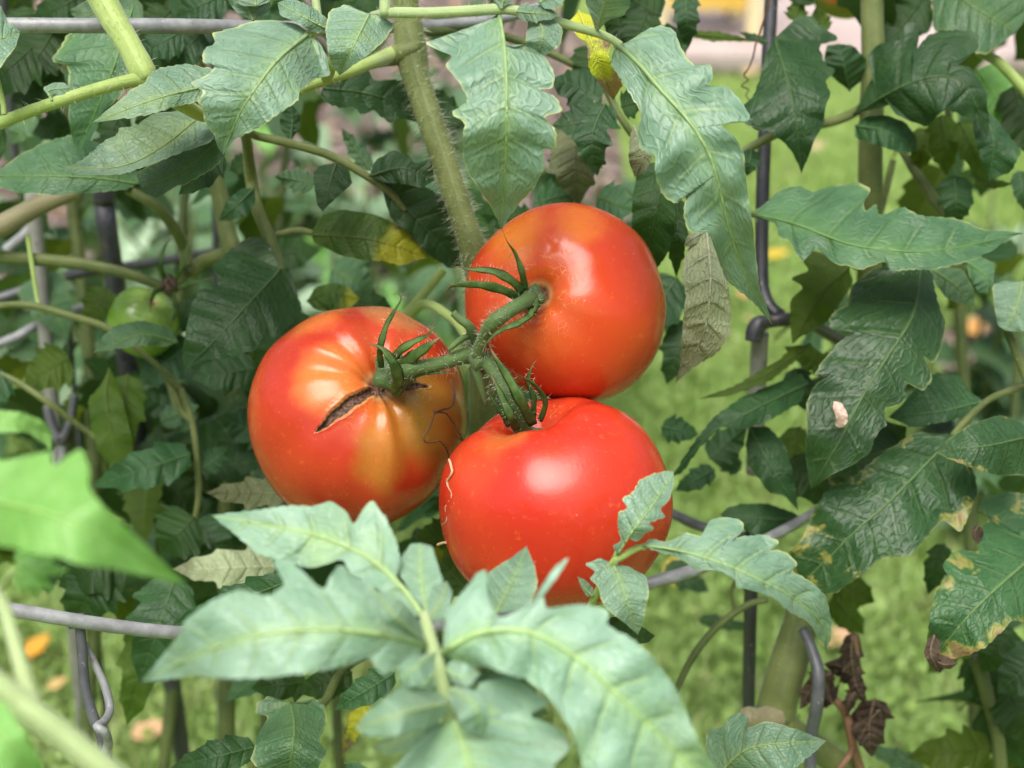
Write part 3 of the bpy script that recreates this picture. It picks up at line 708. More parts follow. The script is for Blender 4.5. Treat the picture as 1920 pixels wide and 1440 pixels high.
stake = empty('garden_stake', (-0.4, 1.0, 0), 'thick black stake standing behind the green tomato', 'stake')
a, b = level_pair(203, 440, .22, 343, 1425); stake.location = (b[0], b[1], 0)
upright('rod', a, b, 19 * PXM * 1.4, M_WIREBLK, stake, zhi=a[2] + 0.02, bands=True)
q = np.array([a + np.array([0, 0, t]) for t in np.linspace(0.018, 0.034, 7)])
V, F = tube_geo(q, 19 * PXM * 1.4 * np.array([1.12, 1.12, 1.1, 1.0, .85, .6, .25]), 12); mesh_obj('cap', V, F, M_WIREBLK, stake)
cage2 = empty('tomato_cage', (-0.35, 0.85, 0), 'blurred grey wire cage with diagonal wires at the left edge', 'tomato cage')
a, b = level_pair(62, 380, .22, 112, 900); upright('upright', a, b, 15 * PXM * 1.35, M_TUBE, cage2, zhi=a[2] + 0.02)
a, b = level_pair(405, 360, .34, 414, 1420); upright('upright', a, b, 9 * PXM * 1.5, M_WIREDRK, cage2, zhi=a[2] + .1)
a, b = level_pair(20, 200, .26, 35, 400); upright('upright', a, b, 9 * PXM * 1.5, M_WIREDRK, cage2, zlo=P(62, 420, .22)[2], zhi=a[2] + .12)
a, b = level_pair(128, 610, .26, 146, 800); upright('upright', a, b, 5.5 * PXM * 1.5, M_WIREDRK, cage2, zhi=a[2] + .02)
tube('ring', [(-60, 578, .24, 10), (60, 540, .25, 10), (150, 512, .27, 10), (290, 492, .32, 9), (420, 470, .36, 8), (560, 462, .40, 8)], M_WIREDRK, cage2, n=40)
tube('ring', [(-40, 660, .24, 9), (30, 632, .25, 9), (70, 610, .26, 9), (170, 570, .30, 8)], M_WIRE, cage2, n=24)
tube('brace', [(10, 470, .24, 10), (40, 445, .24, 10), (72, 415, .24, 10)], M_WIRE, cage2, n=12)
tube('clip', [(88, 760, .2, 9), (98, 800, .2, 11), (112, 826, .2, 13), (122, 815, .2, 10), (132, 790, .2, 9), (140, 740, .2, 8)], M_WIREDRK, cage2, n=30)
tube('clip', [(112, 830, .2, 8), (118, 850, .2, 8), (112, 880, .2, 8)], M_WIRE, cage2, n=12)


# ================================================================== TOMATOES
def frame(axis_cam):
    """axis given in camera axes (right, up, towards camera) -> world rotation whose z is that axis"""
    a = np.array(axis_cam, float); a /= np.linalg.norm(a)
    z = a[0] * RGT + a[1] * UPV - a[2] * FWD
    x = RGT - z * np.dot(RGT, z); x /= np.linalg.norm(x)
    return np.stack([x, np.cross(z, x), z], 1)


class Tomato:
    def __init__(s, cx, cy, d, rpx, axis, ob=0.86):
        s.cx, s.cy, s.d, s.r = cx, cy, d, rpx; s.R = rpx * PXM * (D0 + d) / D0; s.ob = ob
        s.M = frame(axis); s.C = P(cx, cy, d)

    def ldir(s, px, py):
        x, y = (px - s.cx) / s.r, -(py - s.cy) / s.r; q = 1 - x * x - y * y
        if q < 0: k = 1 / math.hypot(x, y) * .999; x *= k; y *= k; q = max(0, 1 - x * x - y * y)
        n = x * RGT + y * UPV - math.sqrt(q) * FWD
        return s.M.T @ n


def tomato_mat(name, base, alt, sh, sh_lo, sh_hi, patches, streak=0.5, fleck=(0.85, 0.30, 0.05)):
    N = NT(name); oc = N.obj(); nd = N.vmath('NORMALIZE', oc)
    sep = N.n('ShaderNodeSeparateXYZ'); N.put(sep.inputs[0], nd); z = sep.outputs[2]
    n1 = N.noise(oc, 28, 3, .5); n2 = N.noise(oc, 420, 2, .6); n3 = N.noise(oc, 1500, 2, .6)
    az = N.n('ShaderNodeCombineXYZ'); xy = N.vmath('NORMALIZE', N.vmath('MULTIPLY', nd, (1, 1, 0)))
    st = N.noise(N.vmath('ADD', N.vmath('MULTIPLY', xy, (2.6, 2.6, 0)), N.vmath('MULTIPLY', nd, (0, 0, 0.6))), 1.6, 3, .6)
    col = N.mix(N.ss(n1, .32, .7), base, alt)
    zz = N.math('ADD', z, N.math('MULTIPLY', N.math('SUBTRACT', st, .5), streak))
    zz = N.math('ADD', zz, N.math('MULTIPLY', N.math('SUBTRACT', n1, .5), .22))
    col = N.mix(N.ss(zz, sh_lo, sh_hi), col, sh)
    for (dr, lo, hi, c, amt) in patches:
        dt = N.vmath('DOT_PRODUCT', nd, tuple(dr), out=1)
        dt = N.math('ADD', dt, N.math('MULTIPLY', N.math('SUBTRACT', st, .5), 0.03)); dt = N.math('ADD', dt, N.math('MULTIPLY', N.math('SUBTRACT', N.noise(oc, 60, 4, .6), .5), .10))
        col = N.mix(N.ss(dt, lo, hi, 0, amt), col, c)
    # pin-prick lenticels and fine golden stretch marks on the shoulders
    col = N.mix(N.ss(n2, .60, .78, 0, .16), col, fleck)
    sp = N.ss(N.voro(oc, 170), .085, .05); sp = N.math('MULTIPLY', sp, N.ss(N.noise(oc, 90, 1), .56, .62)); col = N.mix(N.math('MULTIPLY', sp, .3), col, (0.75, 0.40, 0.16))
    mv = N.n('ShaderNodeMapping'); N.put(mv.inputs[0], oc); mv.inputs['Scale'].default_value = (1, 1, 5)
    ln = N.voro(mv.outputs[0], 330, 'DISTANCE_TO_EDGE')
    lm = N.math('MULTIPLY', N.ss(ln, .035, .008), N.math('MULTIPLY', N.ss(N.math('ADD', z, N.math('MULTIPLY', n1, .3)), .86, 1.12), N.ss(N.noise(oc, 200, 2), .5, .62)))
    col = N.mix(N.math('MULTIPLY', lm, .35), col, (0.86, 0.52, 0.20))
    ck = N.n('ShaderNodeAttribute', attribute_name='crack').outputs['Fac']
    col = N.mix(N.ss(ck, .14, .36, 0, .65), col, (0.46, 0.27, 0.10))
    cork = N.mix(N.ss(N.noise(oc, 700, 4, .7), .35, .7), (0.016, 0.009, 0.006), (0.20, 0.105, 0.065))
    col = N.mix(N.ss(ck, .38, .52), col, cork)
    h = N.math('ADD', N.math('MULTIPLY', n3, .22), N.math('ADD', N.math('MULTIPLY', lm, .5), N.math('MULTIPLY', n2, .25)))
    h = N.math('ADD', h, N.math('MULTIPLY', N.math('MULTIPLY', N.noise(oc, 600, 3), N.ss(ck, .3, .6)), 4.0))
    rg = N.math('ADD', N.math('MULTIPLY_ADD', N.ss(N.noise(oc, 45, 4, .65), .3, .7), .12, .18), N.math('MULTIPLY', N.ss(ck, .3, .5), .5))
    return N.bsdf(col, rg, .36, N.bump(h, .3, .0006), coat=0.06, sss=0.10)


def build_tomato(t, mat, label, ribs, dimple, cracks=(), seed=1, nu=300, nvv=190, flat=0.0, tilt=(0, 0)):
    g = random.Random(seed); th = np.linspace(0.0, math.pi, nvv); ph = np.linspace(0, 2 * math.pi, nu, endpoint=False)
    T_, H_ = np.meshgrid(th, ph, indexing='ij')
    rb = np.zeros_like(H_)
    for (k, a, p) in ribs: rb += a * np.cos(k * H_ + p)
    wgt = np.sin(T_) ** 0.6 * np.exp(-(T_ / 1.05) ** 2)
    big = 0.022 * np.cos(2 * H_ + g.uniform(0, 6)) + 0.02 * np.cos(3 * H_ + g.uniform(0, 6))
    sup = 2.2
    st, ct = np.sin(T_), np.cos(T_)
    rad = (np.abs(st) ** sup + np.abs(ct) ** sup) ** (-1 / sup)
    rad = rad * (1 + rb * wgt + big * st)
    x, y, z = rad * st * np.cos(H_), rad * st * np.sin(H_), rad * ct * t.ob
    rho = np.hypot(x, y)
    for (dep, wd) in dimple: z = z - dep * np.exp(-(rho / wd) ** 2) * (ct > 0)
    z = z + 0.06 * np.exp(-(rho / .3) ** 2) * (ct < 0)
    ck = np.zeros_like(x)
    for (p0, t0, t1, wmax, dep, curve) in cracks:
        f = np.clip((T_ - t0) / (t1 - t0), 0, 1); pc = p0 + curve * f
        dphi = (H_ - pc + math.pi) % (2 * math.pi) - math.pi
        lat = np.abs(dphi * np.sin(T_) + .0045 * np.sin(T_ * 31 + p0) + .003 * np.sin(T_ * 97 + H_ * 40))
        wl = wmax * np.clip(np.sin(math.pi * np.clip((T_ - t0) / (t1 - t0) * 0.82 + 0.18, 0, 1)), 0, 1) ** .8 + 1e-4
        ins = (T_ > t0) & (T_ < t1)
        c = np.where(ins, np.exp(-(lat / wl) ** 2 * 0.9), 0)
        end = np.clip((t1 - T_) / 0.05, 0, 1); c = c * end
        ck = np.maximum(ck, c)
        s = 1 - dep * np.clip((c - .3) / .5, 0, 1) + 0.012 * np.exp(-((c - .18) / .12) ** 2) * (c > .01)
        x, y, z = x * s, y * s, z * s
    lum = 0.009 * (np.sin(x * 6.1 + g.uniform(0, 6)) * np.sin(y * 5.3 + g.uniform(0, 6)) + np.sin(z * 6.7 + x * 3.1 + g.uniform(0, 6)) * .8 + np.sin(y * 9.5 - z * 4 + g.uniform(0, 6)) * .5)
    x, y, z = x * (1 + lum), y * (1 + lum), z * (1 + lum)
    # corky ring round the stem
    ck = np.maximum(ck, 0.5 * np.exp(-(T_ / 0.16) ** 4))
    V = np.stack([x, y, z], -1).reshape(-1, 3) * t.R
    W = t.C + V @ t.M.T
    F = []
    for i in range(nvv - 1):
        for j in range(nu):
            F.append((i * nu + j, (i + 1) * nu + j, (i + 1) * nu + (j + 1) % nu, i * nu + (j + 1) % nu))
    root = empty('tomato', t.C, label, 'tomato', 'ripe tomatoes in the cluster')
    root.rotation_euler = Matrix(t.M.tolist()).to_euler()
    me = bpy.data.meshes.new('fruit'); me.from_pydata(V.tolist(), [], F); me.polygons.foreach_set('use_smooth', [True] * len(me.polygons))
    a = me.attributes.new('crack', 'FLOAT', 'POINT'); a.data.foreach_set('value', ck.ravel()); me.materials.append(mat)
    o = bpy.data.objects.new('fruit', me); COL.objects.link(o); o.parent = root
    t.root = root
    return root


def child_of(t, name, V, F, mat, uv=None):
    """world-space mesh as a part of a rotated tomato"""
    L = (np.asarray(V) - t.C) @ t.M
    me = bpy.data.meshes.new(name); me.from_pydata(L.tolist(), [], F); me.polygons.foreach_set('use_smooth', [True] * len(me.polygons))
    me.materials.append(mat)
    ul = me.uv_layers.new(name='UVMap')
    if uv is not None:
        li = np.empty(len(me.loops), int); me.loops.foreach_get('vertex_index', li); ul.data.foreach_set('uv', np.asarray(uv)[li].ravel())
    o = bpy.data.objects.new(name, me); COL.objects.link(o); o.parent = t.root
    return o


def sepal(t, pts, wd, curl=0.0, name='sepal', mat='sepal'):
    """pts rows x, y, d along the sepal; wd half width px in the middle; a folded, tapering strip with thickness"""
    n = 26; q = dense(np.asarray(pts, float), n); u = np.linspace(0, 1, n)
    W = P(q[:, 0], q[:, 1], q[:, 2]); T = np.gradient(W, axis=0); T /= np.linalg.norm(T, axis=1)[:, None]
    view = W - CAM; view /= np.linalg.norm(view, axis=1)[:, None]
    S = np.cross(T, view); S /= np.linalg.norm(S, axis=1)[:, None]; Nn = np.cross(S, T)
    hw = 0.64 * wd * PXM * np.clip(np.sin(math.pi * (0.30 + 0.70 * u)) ** 1.1, 0.05, 1) * (1 + 0.1 * np.sin(u * 23)); tk = 0.5 * PXM
    V, uv = [], []
    ring = [(-1, .45), (-.5, .12), (0, 0), (.5, .12), (1, .45), (.5, .12 + .5), (0, .45), (-.5, .12 + .5)]
    for i in range(n):
        tw = curl * (u[i] * 2.6 + .5); s_ = S[i] * math.cos(tw) + Nn[i] * math.sin(tw); n_ = Nn[i] * math.cos(tw) - S[i] * math.sin(tw)
        for j, (a, b) in enumerate(ring):
            th = tk * (1 if j > 4 else 0)
            V.append(W[i] + s_ * a * hw[i] + n_ * ((.16 * a * a) * hw[i] + th)); uv.append((u[i], j / 8))
    F = []
    for i in range(n - 1):
        for j in range(8): F.append((i * 8 + j, i * 8 + (j + 1) % 8, (i + 1) * 8 + (j + 1) % 8, (i + 1) * 8 + j))
    F += [tuple(range(8))[::-1], tuple((n - 1) * 8 + j for j in range(8))]
    o = child_of(t, name, V, F, SM[mat], uv)
    if t.r > 100:
        hv, hf = [], []
        for _ in range(26):
            i = rnd.randrange(1, n - 3); sg = rnd.choice((-1, 1)); b0_ = W[i] + S[i] * sg * hw[i] * .9; dr = S[i] * sg + .5 * nrg.normal(size=3); dr /= np.linalg.norm(dr); L_ = .0025 * rnd.uniform(.4, 1.2); b = len(hv)
            hv += [b0_ + T[i] * 9e-5, b0_ - T[i] * 9e-5, b0_ - view[i] * 9e-5, b0_ + dr * L_]; hf += [(b, b + 1, b + 3), (b + 1, b + 2, b + 3), (b + 2, b, b + 3)]
        h_ = child_of(t, 'hairs', hv, hf, M_HAIR); h_['kind'] = 'stuff'
    return o


def ttube(t, name, pts, mat, n=30, k=12, lump=0.03):
    q = dense(np.asarray(pts, float), n); W = P(q[:, 0], q[:, 1], q[:, 2]); R = .86 * q[:, 3] * PXM * (D0 + q[:, 2]) / D0
    V, F = tube_geo(W, R, k, lump=lump); uv = np.stack([np.repeat(np.linspace(0, 1, n), k), np.tile(np.arange(k) / k, n)], 1)
    return child_of(t, name, V, F, SM[mat], uv)


def hairs(name, W0, T0, Rr, dens, ln, parent, kids=None, rad=0.00008):
    """short stiff hairs round a tube given by its centre line (world) and radius"""
    V, F = [], []
    n = len(W0)
    for _ in range(dens):
        f = rnd.uniform(0, n - 1.001); i = int(f); p = W0[i] + (W0[i + 1] - W0[i]) * (f - i); r = Rr[i]
        t = T0[i]; a = nrg.normal(size=3); a -= t * np.dot(a, t); a /= np.linalg.norm(a)
        dr = a + 0.35 * nrg.normal(size=3); dr /= np.linalg.norm(dr); L_ = ln * rnd.uniform(.3, 1.25)
        s = np.cross(dr, t); s /= np.linalg.norm(s) + 1e-9; c = np.cross(s, dr); b = len(V); base = p + a * r * .97
        V += [base + s * rad, base - .5 * s * rad + .87 * c * rad, base - .5 * s * rad - .87 * c * rad, base + dr * L_ + np.array([0, 0, -.15 * L_])]
        F += [(b, b + 1, b + 3), (b + 1, b + 2, b + 3), (b + 2, b, b + 3)]
    return V, F


def hairy(o_pts, dens, ln, parent, t=None, rad=0.00008):
    p = np.asarray(o_pts, float); q = dense(p, 60); W = P(q[:, 0], q[:, 1], q[:, 2]); T = np.gradient(W, axis=0); T /= np.linalg.norm(T, axis=1)[:, None]
    V, F = hairs('hairs', W, T, q[:, 3] * PXM * (D0 + q[:, 2]) / D0, dens, ln, parent, rad=rad)
    if t is not None: o = child_of(t, 'hairs', V, F, M_HAIR)
    else: o = mesh_obj('hairs', V, F, M_HAIR, parent, smooth=False)
    o['kind'] = 'stuff'
    return o


RED, ORG = (0.56, 0.040, 0.014), (0.62, 0.085, 0.020)
# upper tomato
TA = Tomato(1062, 570, 0.006, 188, (-0.36, 0.06, 0.93), 0.93)
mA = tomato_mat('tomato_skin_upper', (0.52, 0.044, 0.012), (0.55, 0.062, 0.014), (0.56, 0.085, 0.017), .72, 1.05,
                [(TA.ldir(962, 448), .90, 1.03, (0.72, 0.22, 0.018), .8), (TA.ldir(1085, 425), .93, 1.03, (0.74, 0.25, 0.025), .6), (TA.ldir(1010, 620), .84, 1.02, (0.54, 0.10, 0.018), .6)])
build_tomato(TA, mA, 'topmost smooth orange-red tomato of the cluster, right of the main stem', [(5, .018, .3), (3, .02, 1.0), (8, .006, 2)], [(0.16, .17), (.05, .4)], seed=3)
# cracked tomato
TB = Tomato(672, 780, 0.020, 206, (0.33, 0.36, 0.87), 0.90)
ca = TB.ldir(640, 775); cb = TB.ldir(812, 722)
pa, pb = math.atan2(ca[1], ca[0]), math.atan2(cb[1], cb[0])
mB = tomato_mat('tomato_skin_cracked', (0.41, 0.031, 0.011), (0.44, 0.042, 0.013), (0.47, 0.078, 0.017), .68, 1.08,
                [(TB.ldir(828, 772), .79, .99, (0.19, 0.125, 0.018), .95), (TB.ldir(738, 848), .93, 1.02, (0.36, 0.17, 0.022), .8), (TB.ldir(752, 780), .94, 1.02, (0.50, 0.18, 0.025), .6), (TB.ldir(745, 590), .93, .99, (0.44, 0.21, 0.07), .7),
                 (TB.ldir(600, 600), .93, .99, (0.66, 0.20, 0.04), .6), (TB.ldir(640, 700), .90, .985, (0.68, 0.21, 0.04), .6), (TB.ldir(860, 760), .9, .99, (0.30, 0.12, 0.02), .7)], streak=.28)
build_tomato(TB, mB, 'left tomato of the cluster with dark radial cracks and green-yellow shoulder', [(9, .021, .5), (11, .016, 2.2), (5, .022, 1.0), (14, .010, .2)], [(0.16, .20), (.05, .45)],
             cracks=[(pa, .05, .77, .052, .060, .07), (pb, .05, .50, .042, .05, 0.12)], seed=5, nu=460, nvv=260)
# lower tomato
TC = Tomato(1041, 938, -0.020, 221, (-0.27, 0.93, 0.24), 0.88)
mC = tomato_mat('tomato_skin_lower', (0.48, 0.024, 0.012), (0.50, 0.036, 0.013), (0.52, 0.055, 0.015), .80, 1.1,
                [(TC.ldir(890, 840), .90, 1.02, (0.52, 0.07, 0.018), .6), (TC.ldir(930, 800), .95, 1.01, (0.40, 0.12, 0.025), .6)], streak=.15)
build_tomato(TC, mC, 'lowest and deepest red tomato of the cluster, behind the small sprig', [(5, .028, 2.4), (3, .030, .6), (8, .008, 1)], [(0.30, .24), (.09, .5)], seed=9)

# calyx, sepals and stalks -------------------------------------------------
def calyx_disc(t, px, py, d, r, tow):
    """small lumpy star-shaped disc where the stalk meets the fruit"""
    V, F, m = [], [], 20; c = P(px, py, d); z = t.M[:, 2]; x, y = t.M[:, 0], t.M[:, 1]
    for (rr, hh) in ((.2, .8), (.6, .75), (.95, .45), (1.15, 0), (1.0, -.3)):
        for k in range(m):
            a = 2 * math.pi * k / m; q = rr * r * PXM * (1 + .16 * math.cos(5 * a + .4)); V.append(c + x * math.cos(a) * q + y * math.sin(a) * q + z * hh * r * PXM * .6)
    for i in range(4):
        for k in range(m): F.append((i * m + k, (i + 1) * m + k, (i + 1) * m + (k + 1) % m, i * m + (k + 1) % m))
    F.append(tuple(range(m)))
    return child_of(t, 'calyx', V, F, SM['calyx'], np.zeros((len(V), 2)))


fa = -0.030   # depth of the upper tomato's face near its stalk
calyx_disc(TA, 996, 560, fa + .002, 22, None)
ttube(TA, 'pedicel', [(1000, 556, fa, 17), (980, 568, fa - .006, 17), (952, 585, fa - .009, 16.5), (928, 602, fa - .009, 18), (914, 618, fa - .006, 15), (902, 645, fa, 14), (897, 668, fa + .004, 15)], 'calyx')
sepal(TA, [(985, 545, fa - .004), (978, 510, fa - .010), (965, 475, fa - .010), (950, 452, fa - .012), (942, 430, fa - .014)], 11, .5)
sepal(TA, [(982, 548, fa - .004), (958, 525, fa - .012), (925, 508, fa - .014), (880, 504, fa - .012), (846, 498, fa - .008)], 13, -.3)
sepal(TA, [(975, 560, fa - .004), (945, 545, fa - .012), (905, 535, fa - .016), (870, 534, fa - .014), (845, 538, fa - .010), (836, 552, fa - .008), (842, 560, fa - .006)], 13, .2)
sepal(TA, [(998, 575, fa - .004), (992, 592, fa - .010), (970, 606, fa - .014), (940, 618, fa - .014), (918, 635, fa - .012), (906, 655, fa - .012), (912, 668, fa - .014)], 10, -.4)
sepal(TA, [(1003, 548, fa - .002), (1006, 575, fa - .006), (990, 600, fa - .007)], 8, .3)
hairy([(1000, 556, fa, 17), (928, 602, fa - .009, 18), (897, 668, fa + .004, 15)], 220, .0035, None, TA)

fb = -0.018
calyx_disc(TB, 738, 702, fb + .004, 34, None)
ttube(TB, 'pedicel', [(735, 708, fb + .003, 20), (752, 700, fb - .004, 20), (778, 690, fb - .009, 17), (810, 684, fb - .010, 15), (840, 678, fb - .008, 15), (868, 668, fb - .004, 18), (892, 668, fb + .0, 16)], 'calyx')
sepal(TB, [(715, 690, fb), (712, 655, fb - .012), (724, 610, fb - .014), (740, 582, fb - .016), (752, 560, fb - .016), (745, 549, fb - .018), (738, 553, fb - .018)], 10, .3)
sepal(TB, [(732, 735, fb - .002), (748, 715, fb - .010), (738, 680, fb - .016), (716, 652, fb - .016), (684, 642, fb - .012)], 17, -.3)
sepal(TB, [(735, 678, fb), (752, 655, fb - .012), (785, 635, fb - .014), (805, 625, fb - .012), (815, 600, fb - .01)], 13, .4)
sepal(TB, [(740, 690, fb - .002), (775, 668, fb - .014), (810, 643, fb - .018), (828, 630, fb - .018)], 17, .1)
sepal(TB, [(745, 715, fb), (775, 702, fb - .008), (815, 697, fb - .010), (858, 702, fb - .008)], 10, .3)
hairy([(735, 708, fb, 20), (810, 684, fb - .01, 15), (892, 668, fb, 16)], 220, .0035, None, TB)

fc = -0.027
calyx_disc(TC, 990, 818, fc + .004, 26, None)
ttube(TC, 'pedicel', [(985, 815, fc + .004, 22), (968, 775, fc - .002, 20), (950, 735, fc - .004, 18), (930, 700, fc - .002, 17), (912, 675, fc + .002, 18), (898, 660, fc + .006, 16)], 'calyx')
sepal(TC, [(1000, 798, fc - .006), (975, 750, fc - .016), (950, 705, fc - .016), (925, 665, fc - .014), (915, 640, fc - .01)], 16, .2)
sepal(TC, [(970, 806, fc - .006), (958, 780, fc - .016), (935, 730, fc - .016), (920, 700, fc - .014)], 13, -.2)
sepal(TC, [(1012, 790, fc - .004), (1022, 755, fc - .012), (1005, 725, fc - .016), (975, 705, fc - .016), (950, 690, fc - .012)], 9, .5)
sepal(TC, [(1000, 785, fc), (1000, 745, fc - .006), (990, 715, fc - .008), (998, 685, fc - .01), (1010, 672, fc - .01)], 9, .3)
sepal(TC, [(955, 800, fc), (940, 770, fc - .006), (920, 740, fc - .008), (918, 715, fc - .008)], 10, -.5)
hairy([(985, 815, fc, 22), (940, 715, fc - .004, 18), (898, 660, fc + .006, 16)], 220, .0035, None, TC)

# unripe green tomato on the left plant
TG = Tomato(270, 604, 0.16, 66, (0.45, 0.65, 0.55), 0.92)
mG = tomato_mat('tomato_skin_green', (0.10, 0.20, 0.022), (0.15, 0.26, 0.035), (0.20, 0.32, 0.07), .6, 1.0, [], fleck=(0.3, 0.4, 0.1))
build_tomato(TG, mG, 'small unripe green tomato on the left plant behind a drooping leaf', [(5, .03, .3)], [(0.2, .2)], seed=13, nu=90, nvv=60)
TG.root['group'] = 'unripe tomatoes'
for s in ([(320, 540, .13), (295, 545, .12), (285, 560, .12), (280, 590, .12)], [(320, 540, .13), (340, 500, .12), (352, 460, .12), (358, 425, .12)], [(318, 540, .13), (300, 500, .12), (310, 460, .12), (330, 440, .12)],
          [(322, 545, .13), (360, 530, .12), (400, 520, .12)], [(320, 545, .13), (330, 575, .115), (320, 620, .115)]): sepal(TG, s, 11, .3)
ttube(TG, 'pedicel', [(312, 548, .14, 13), (330, 530, .14, 13), (350, 510, .15, 14), (378, 492, .16, 15)], 'stem')
# half ripe tomato at the top edge
TH = Tomato(1582, -28, 0.20, 66, (0.3, 0.7, 0.5), 0.9)
mH = tomato_mat('tomato_skin_turning', (0.19, 0.20, 0.03), (0.24, 0.22, 0.035), (0.42, 0.16, 0.04), .3, .6, [(TH.ldir(1550, -5), .9, .97, (0.55, 0.10, 0.04), .9)])
build_tomato(TH, mH, 'half ripe green and red tomato cut by the top edge beside the right stem', [(5, .03, .3)], [(0.2, .2)], seed=15, nu=80, nvv=50)
TH.root['group'] = 'tomatoes at the top edge'
ttube(TH, 'pedicel', [(1600, -70, .2, 9), (1615, -95, .19, 9), (1633, -110, .18, 9)], 'stem')
TI = Tomato(1668, -30, 0.24, 58, (0.2, 0.8, 0.4), 0.9)
build_tomato(TI, tomato_mat('tomato_skin_back', (0.50, 0.06, 0.025), (0.54, 0.10, 0.03), (0.5, 0.16, 0.04), .5, .9, []), 'red tomato just showing at the top edge right of the brown-green stem', [(5, .03, .3)], [(0.2, .2)], seed=16, nu=80, nvv=50)
TI.root['group'] = 'tomatoes at the top edge'
ttube(TI, 'pedicel', [(1660, -80, .23, 9), (1648, -100, .21, 9), (1638, -112, .19, 9)], 'stem')


# ================================================================== PLANTS
def stem(pts, mat, parent, name='stem', hair=0, hl=.0035, k=14):
    o = tube(name, pts, SM[mat], parent, n=max(16, 12 * len(pts)), k=k, lump=0.012)
    if hair: hairy(pts, hair, hl, parent)
    return o


def plant(x, y, d, label, group='tomato plants'):
    p = P(x, y, d); return empty('tomato_plant', (p[0], p[1], 0), label, 'tomato plant', group)


# ---------------- central plant (carries the ripe cluster)
PC = plant(900, 900, .07, 'central tomato plant with hairy main stem and pale leaves around the red cluster')
S1 = [(752, -60, .05, 25), (762, 20, .05, 25), (771, 95, .05, 31), (782, 150, .048, 26), (812, 240, .045, 25), (842, 330, .043, 24), (868, 410, .042, 24), (890, 480, .043, 26), (903, 560, .05, 26), (905, 700, .06, 26), (905, 900, .07, 26), (905, 1150, .08, 26), (905, 1500, .08, 26)]
stem(S1, 'stem', PC, hair=0)
hairy(S1[:9], 1500, .0048, PC)
bot = P(905, 1500, .08); V, F = tube_geo(np.array([bot, bot * [1, 1, .5], bot * [1, 1, 0]]), .0065, 12); mesh_obj('stem', V, F, SM['stem'], PC, uv=np.zeros((len(V), 2)))
B1 = [(785, 88, .060, 8), (770, 92, .057, 13), (748, 99, .052, 17), (722, 108, .042, 15), (690, 120, .02, 12), (640, 140, .01, 11), (580, 160, .005, 11), (520, 185, .0, 11), (400, 216, -.012, 13), (345, 197, -.025, 15), (300, 165, -.034, 19), (272, 142, -.038, 22)]
stem(B1, 'young', PC, name='branch', hair=160, hl=.003)
tube('bud_scar', [(612, 150, -.002, 9), (613, 137, -.006, 14), (615, 126, -.010, 15), (617, 114, -.010, 12), (618, 108, -.010, 5)], SM['young'], PC, n=16)
# peduncle of the cluster, joint and bract stubs
tube('node', [(788, 80, .0455, 6), (776, 90, .0455, 15), (760, 98, .0468, 20), (742, 104, .0485, 19), (722, 110, .043, 15), (705, 116, .033, 12)], SM['stem'], PC, n=30, k=16)
tr = stem([(905, 560, .05, 15), (892, 600, .03, 15), (888, 640, .0, 16), (895, 668, -.022, 19), (905, 690, -.026, 16)], 'calyx', PC, name='peduncle', hair=60, hl=.003)
tube('bract', [(893, 640, -.02, 10), (880, 612, -.026, 9), (862, 598, -.026, 8), (849, 586, -.026, 7)], SM['calyx'], tr, n=18)
tube('bract', [(885, 628, -.02, 7), (865, 636, -.026, 6), (848, 650, -.028, 5), (842, 658, -.028, 2)], SM['calyx'], tr, n=16)
tube('bract', [(893, 650, -.02, 11), (893, 690, -.024, 10), (905, 735, -.022, 6), (912, 760, -.02, 3)], SM['calyx'], tr, n=16)
stem([(880, 640, .045, 8), (850, 600, .06, 9), (800, 570, .08, 9), (770, 590, .09, 9), (745, 615, .1, 9)], 'young', PC, name='branch')
stem([(832, 505, .09, 9), (800, 545, .09, 9), (760, 590, .09, 9), (720, 640, .09, 8)], 'young', PC, name='branch')

# leaf on the top rachis
K = stem([(700, 30, -.03, 9), (735, 24, -.045, 10), (800, 24, -.055, 10), (870, 21, -.06, 10), (945, 17, -.062, 10), (1000, 28, -.062, 9), (1060, 45, -.06, 9), (1130, 66, -.058, 8), (1165, 85, -.058, 7)], 'paleg', PC, name='leaf', hair=130, hl=.0022)
tube('stalklet', [(722, 30, -.045, 10), (722, 5, -.045, 11), (722, -30, -.045, 10)], SM['paleg'], K, n=8)
leaf([(935, 22), (945, 80), (950, 160), (950, 240), (947, 330), (940, 432)],
     [(915, 42), (888, 50), (872, 62), (853, 67), (837, 78), (806, 82), (827, 97), (843, 107), (836, 122), (850, 140), (862, 160), (873, 187), (851, 213), (868, 230), (867, 253), (868, 290), (877, 323), (897, 353), (918, 383), (933, 413)],
     [(942, 68), (960, 85), (990, 85), (1023, 110), (1038, 140), (1034, 163), (1018, 168), (1040, 183), (1049, 207), (1026, 220), (1041, 247), (1039, 277), (1022, 282), (1020, 313), (1003, 350), (973, 383), (953, 410)],
     d=(-.06, -.078, -.08, -.066, -.045), mat='pale', ty=.35, fold=.18, ruf=9, quilt=7, parent=K, res=90, rib=4)
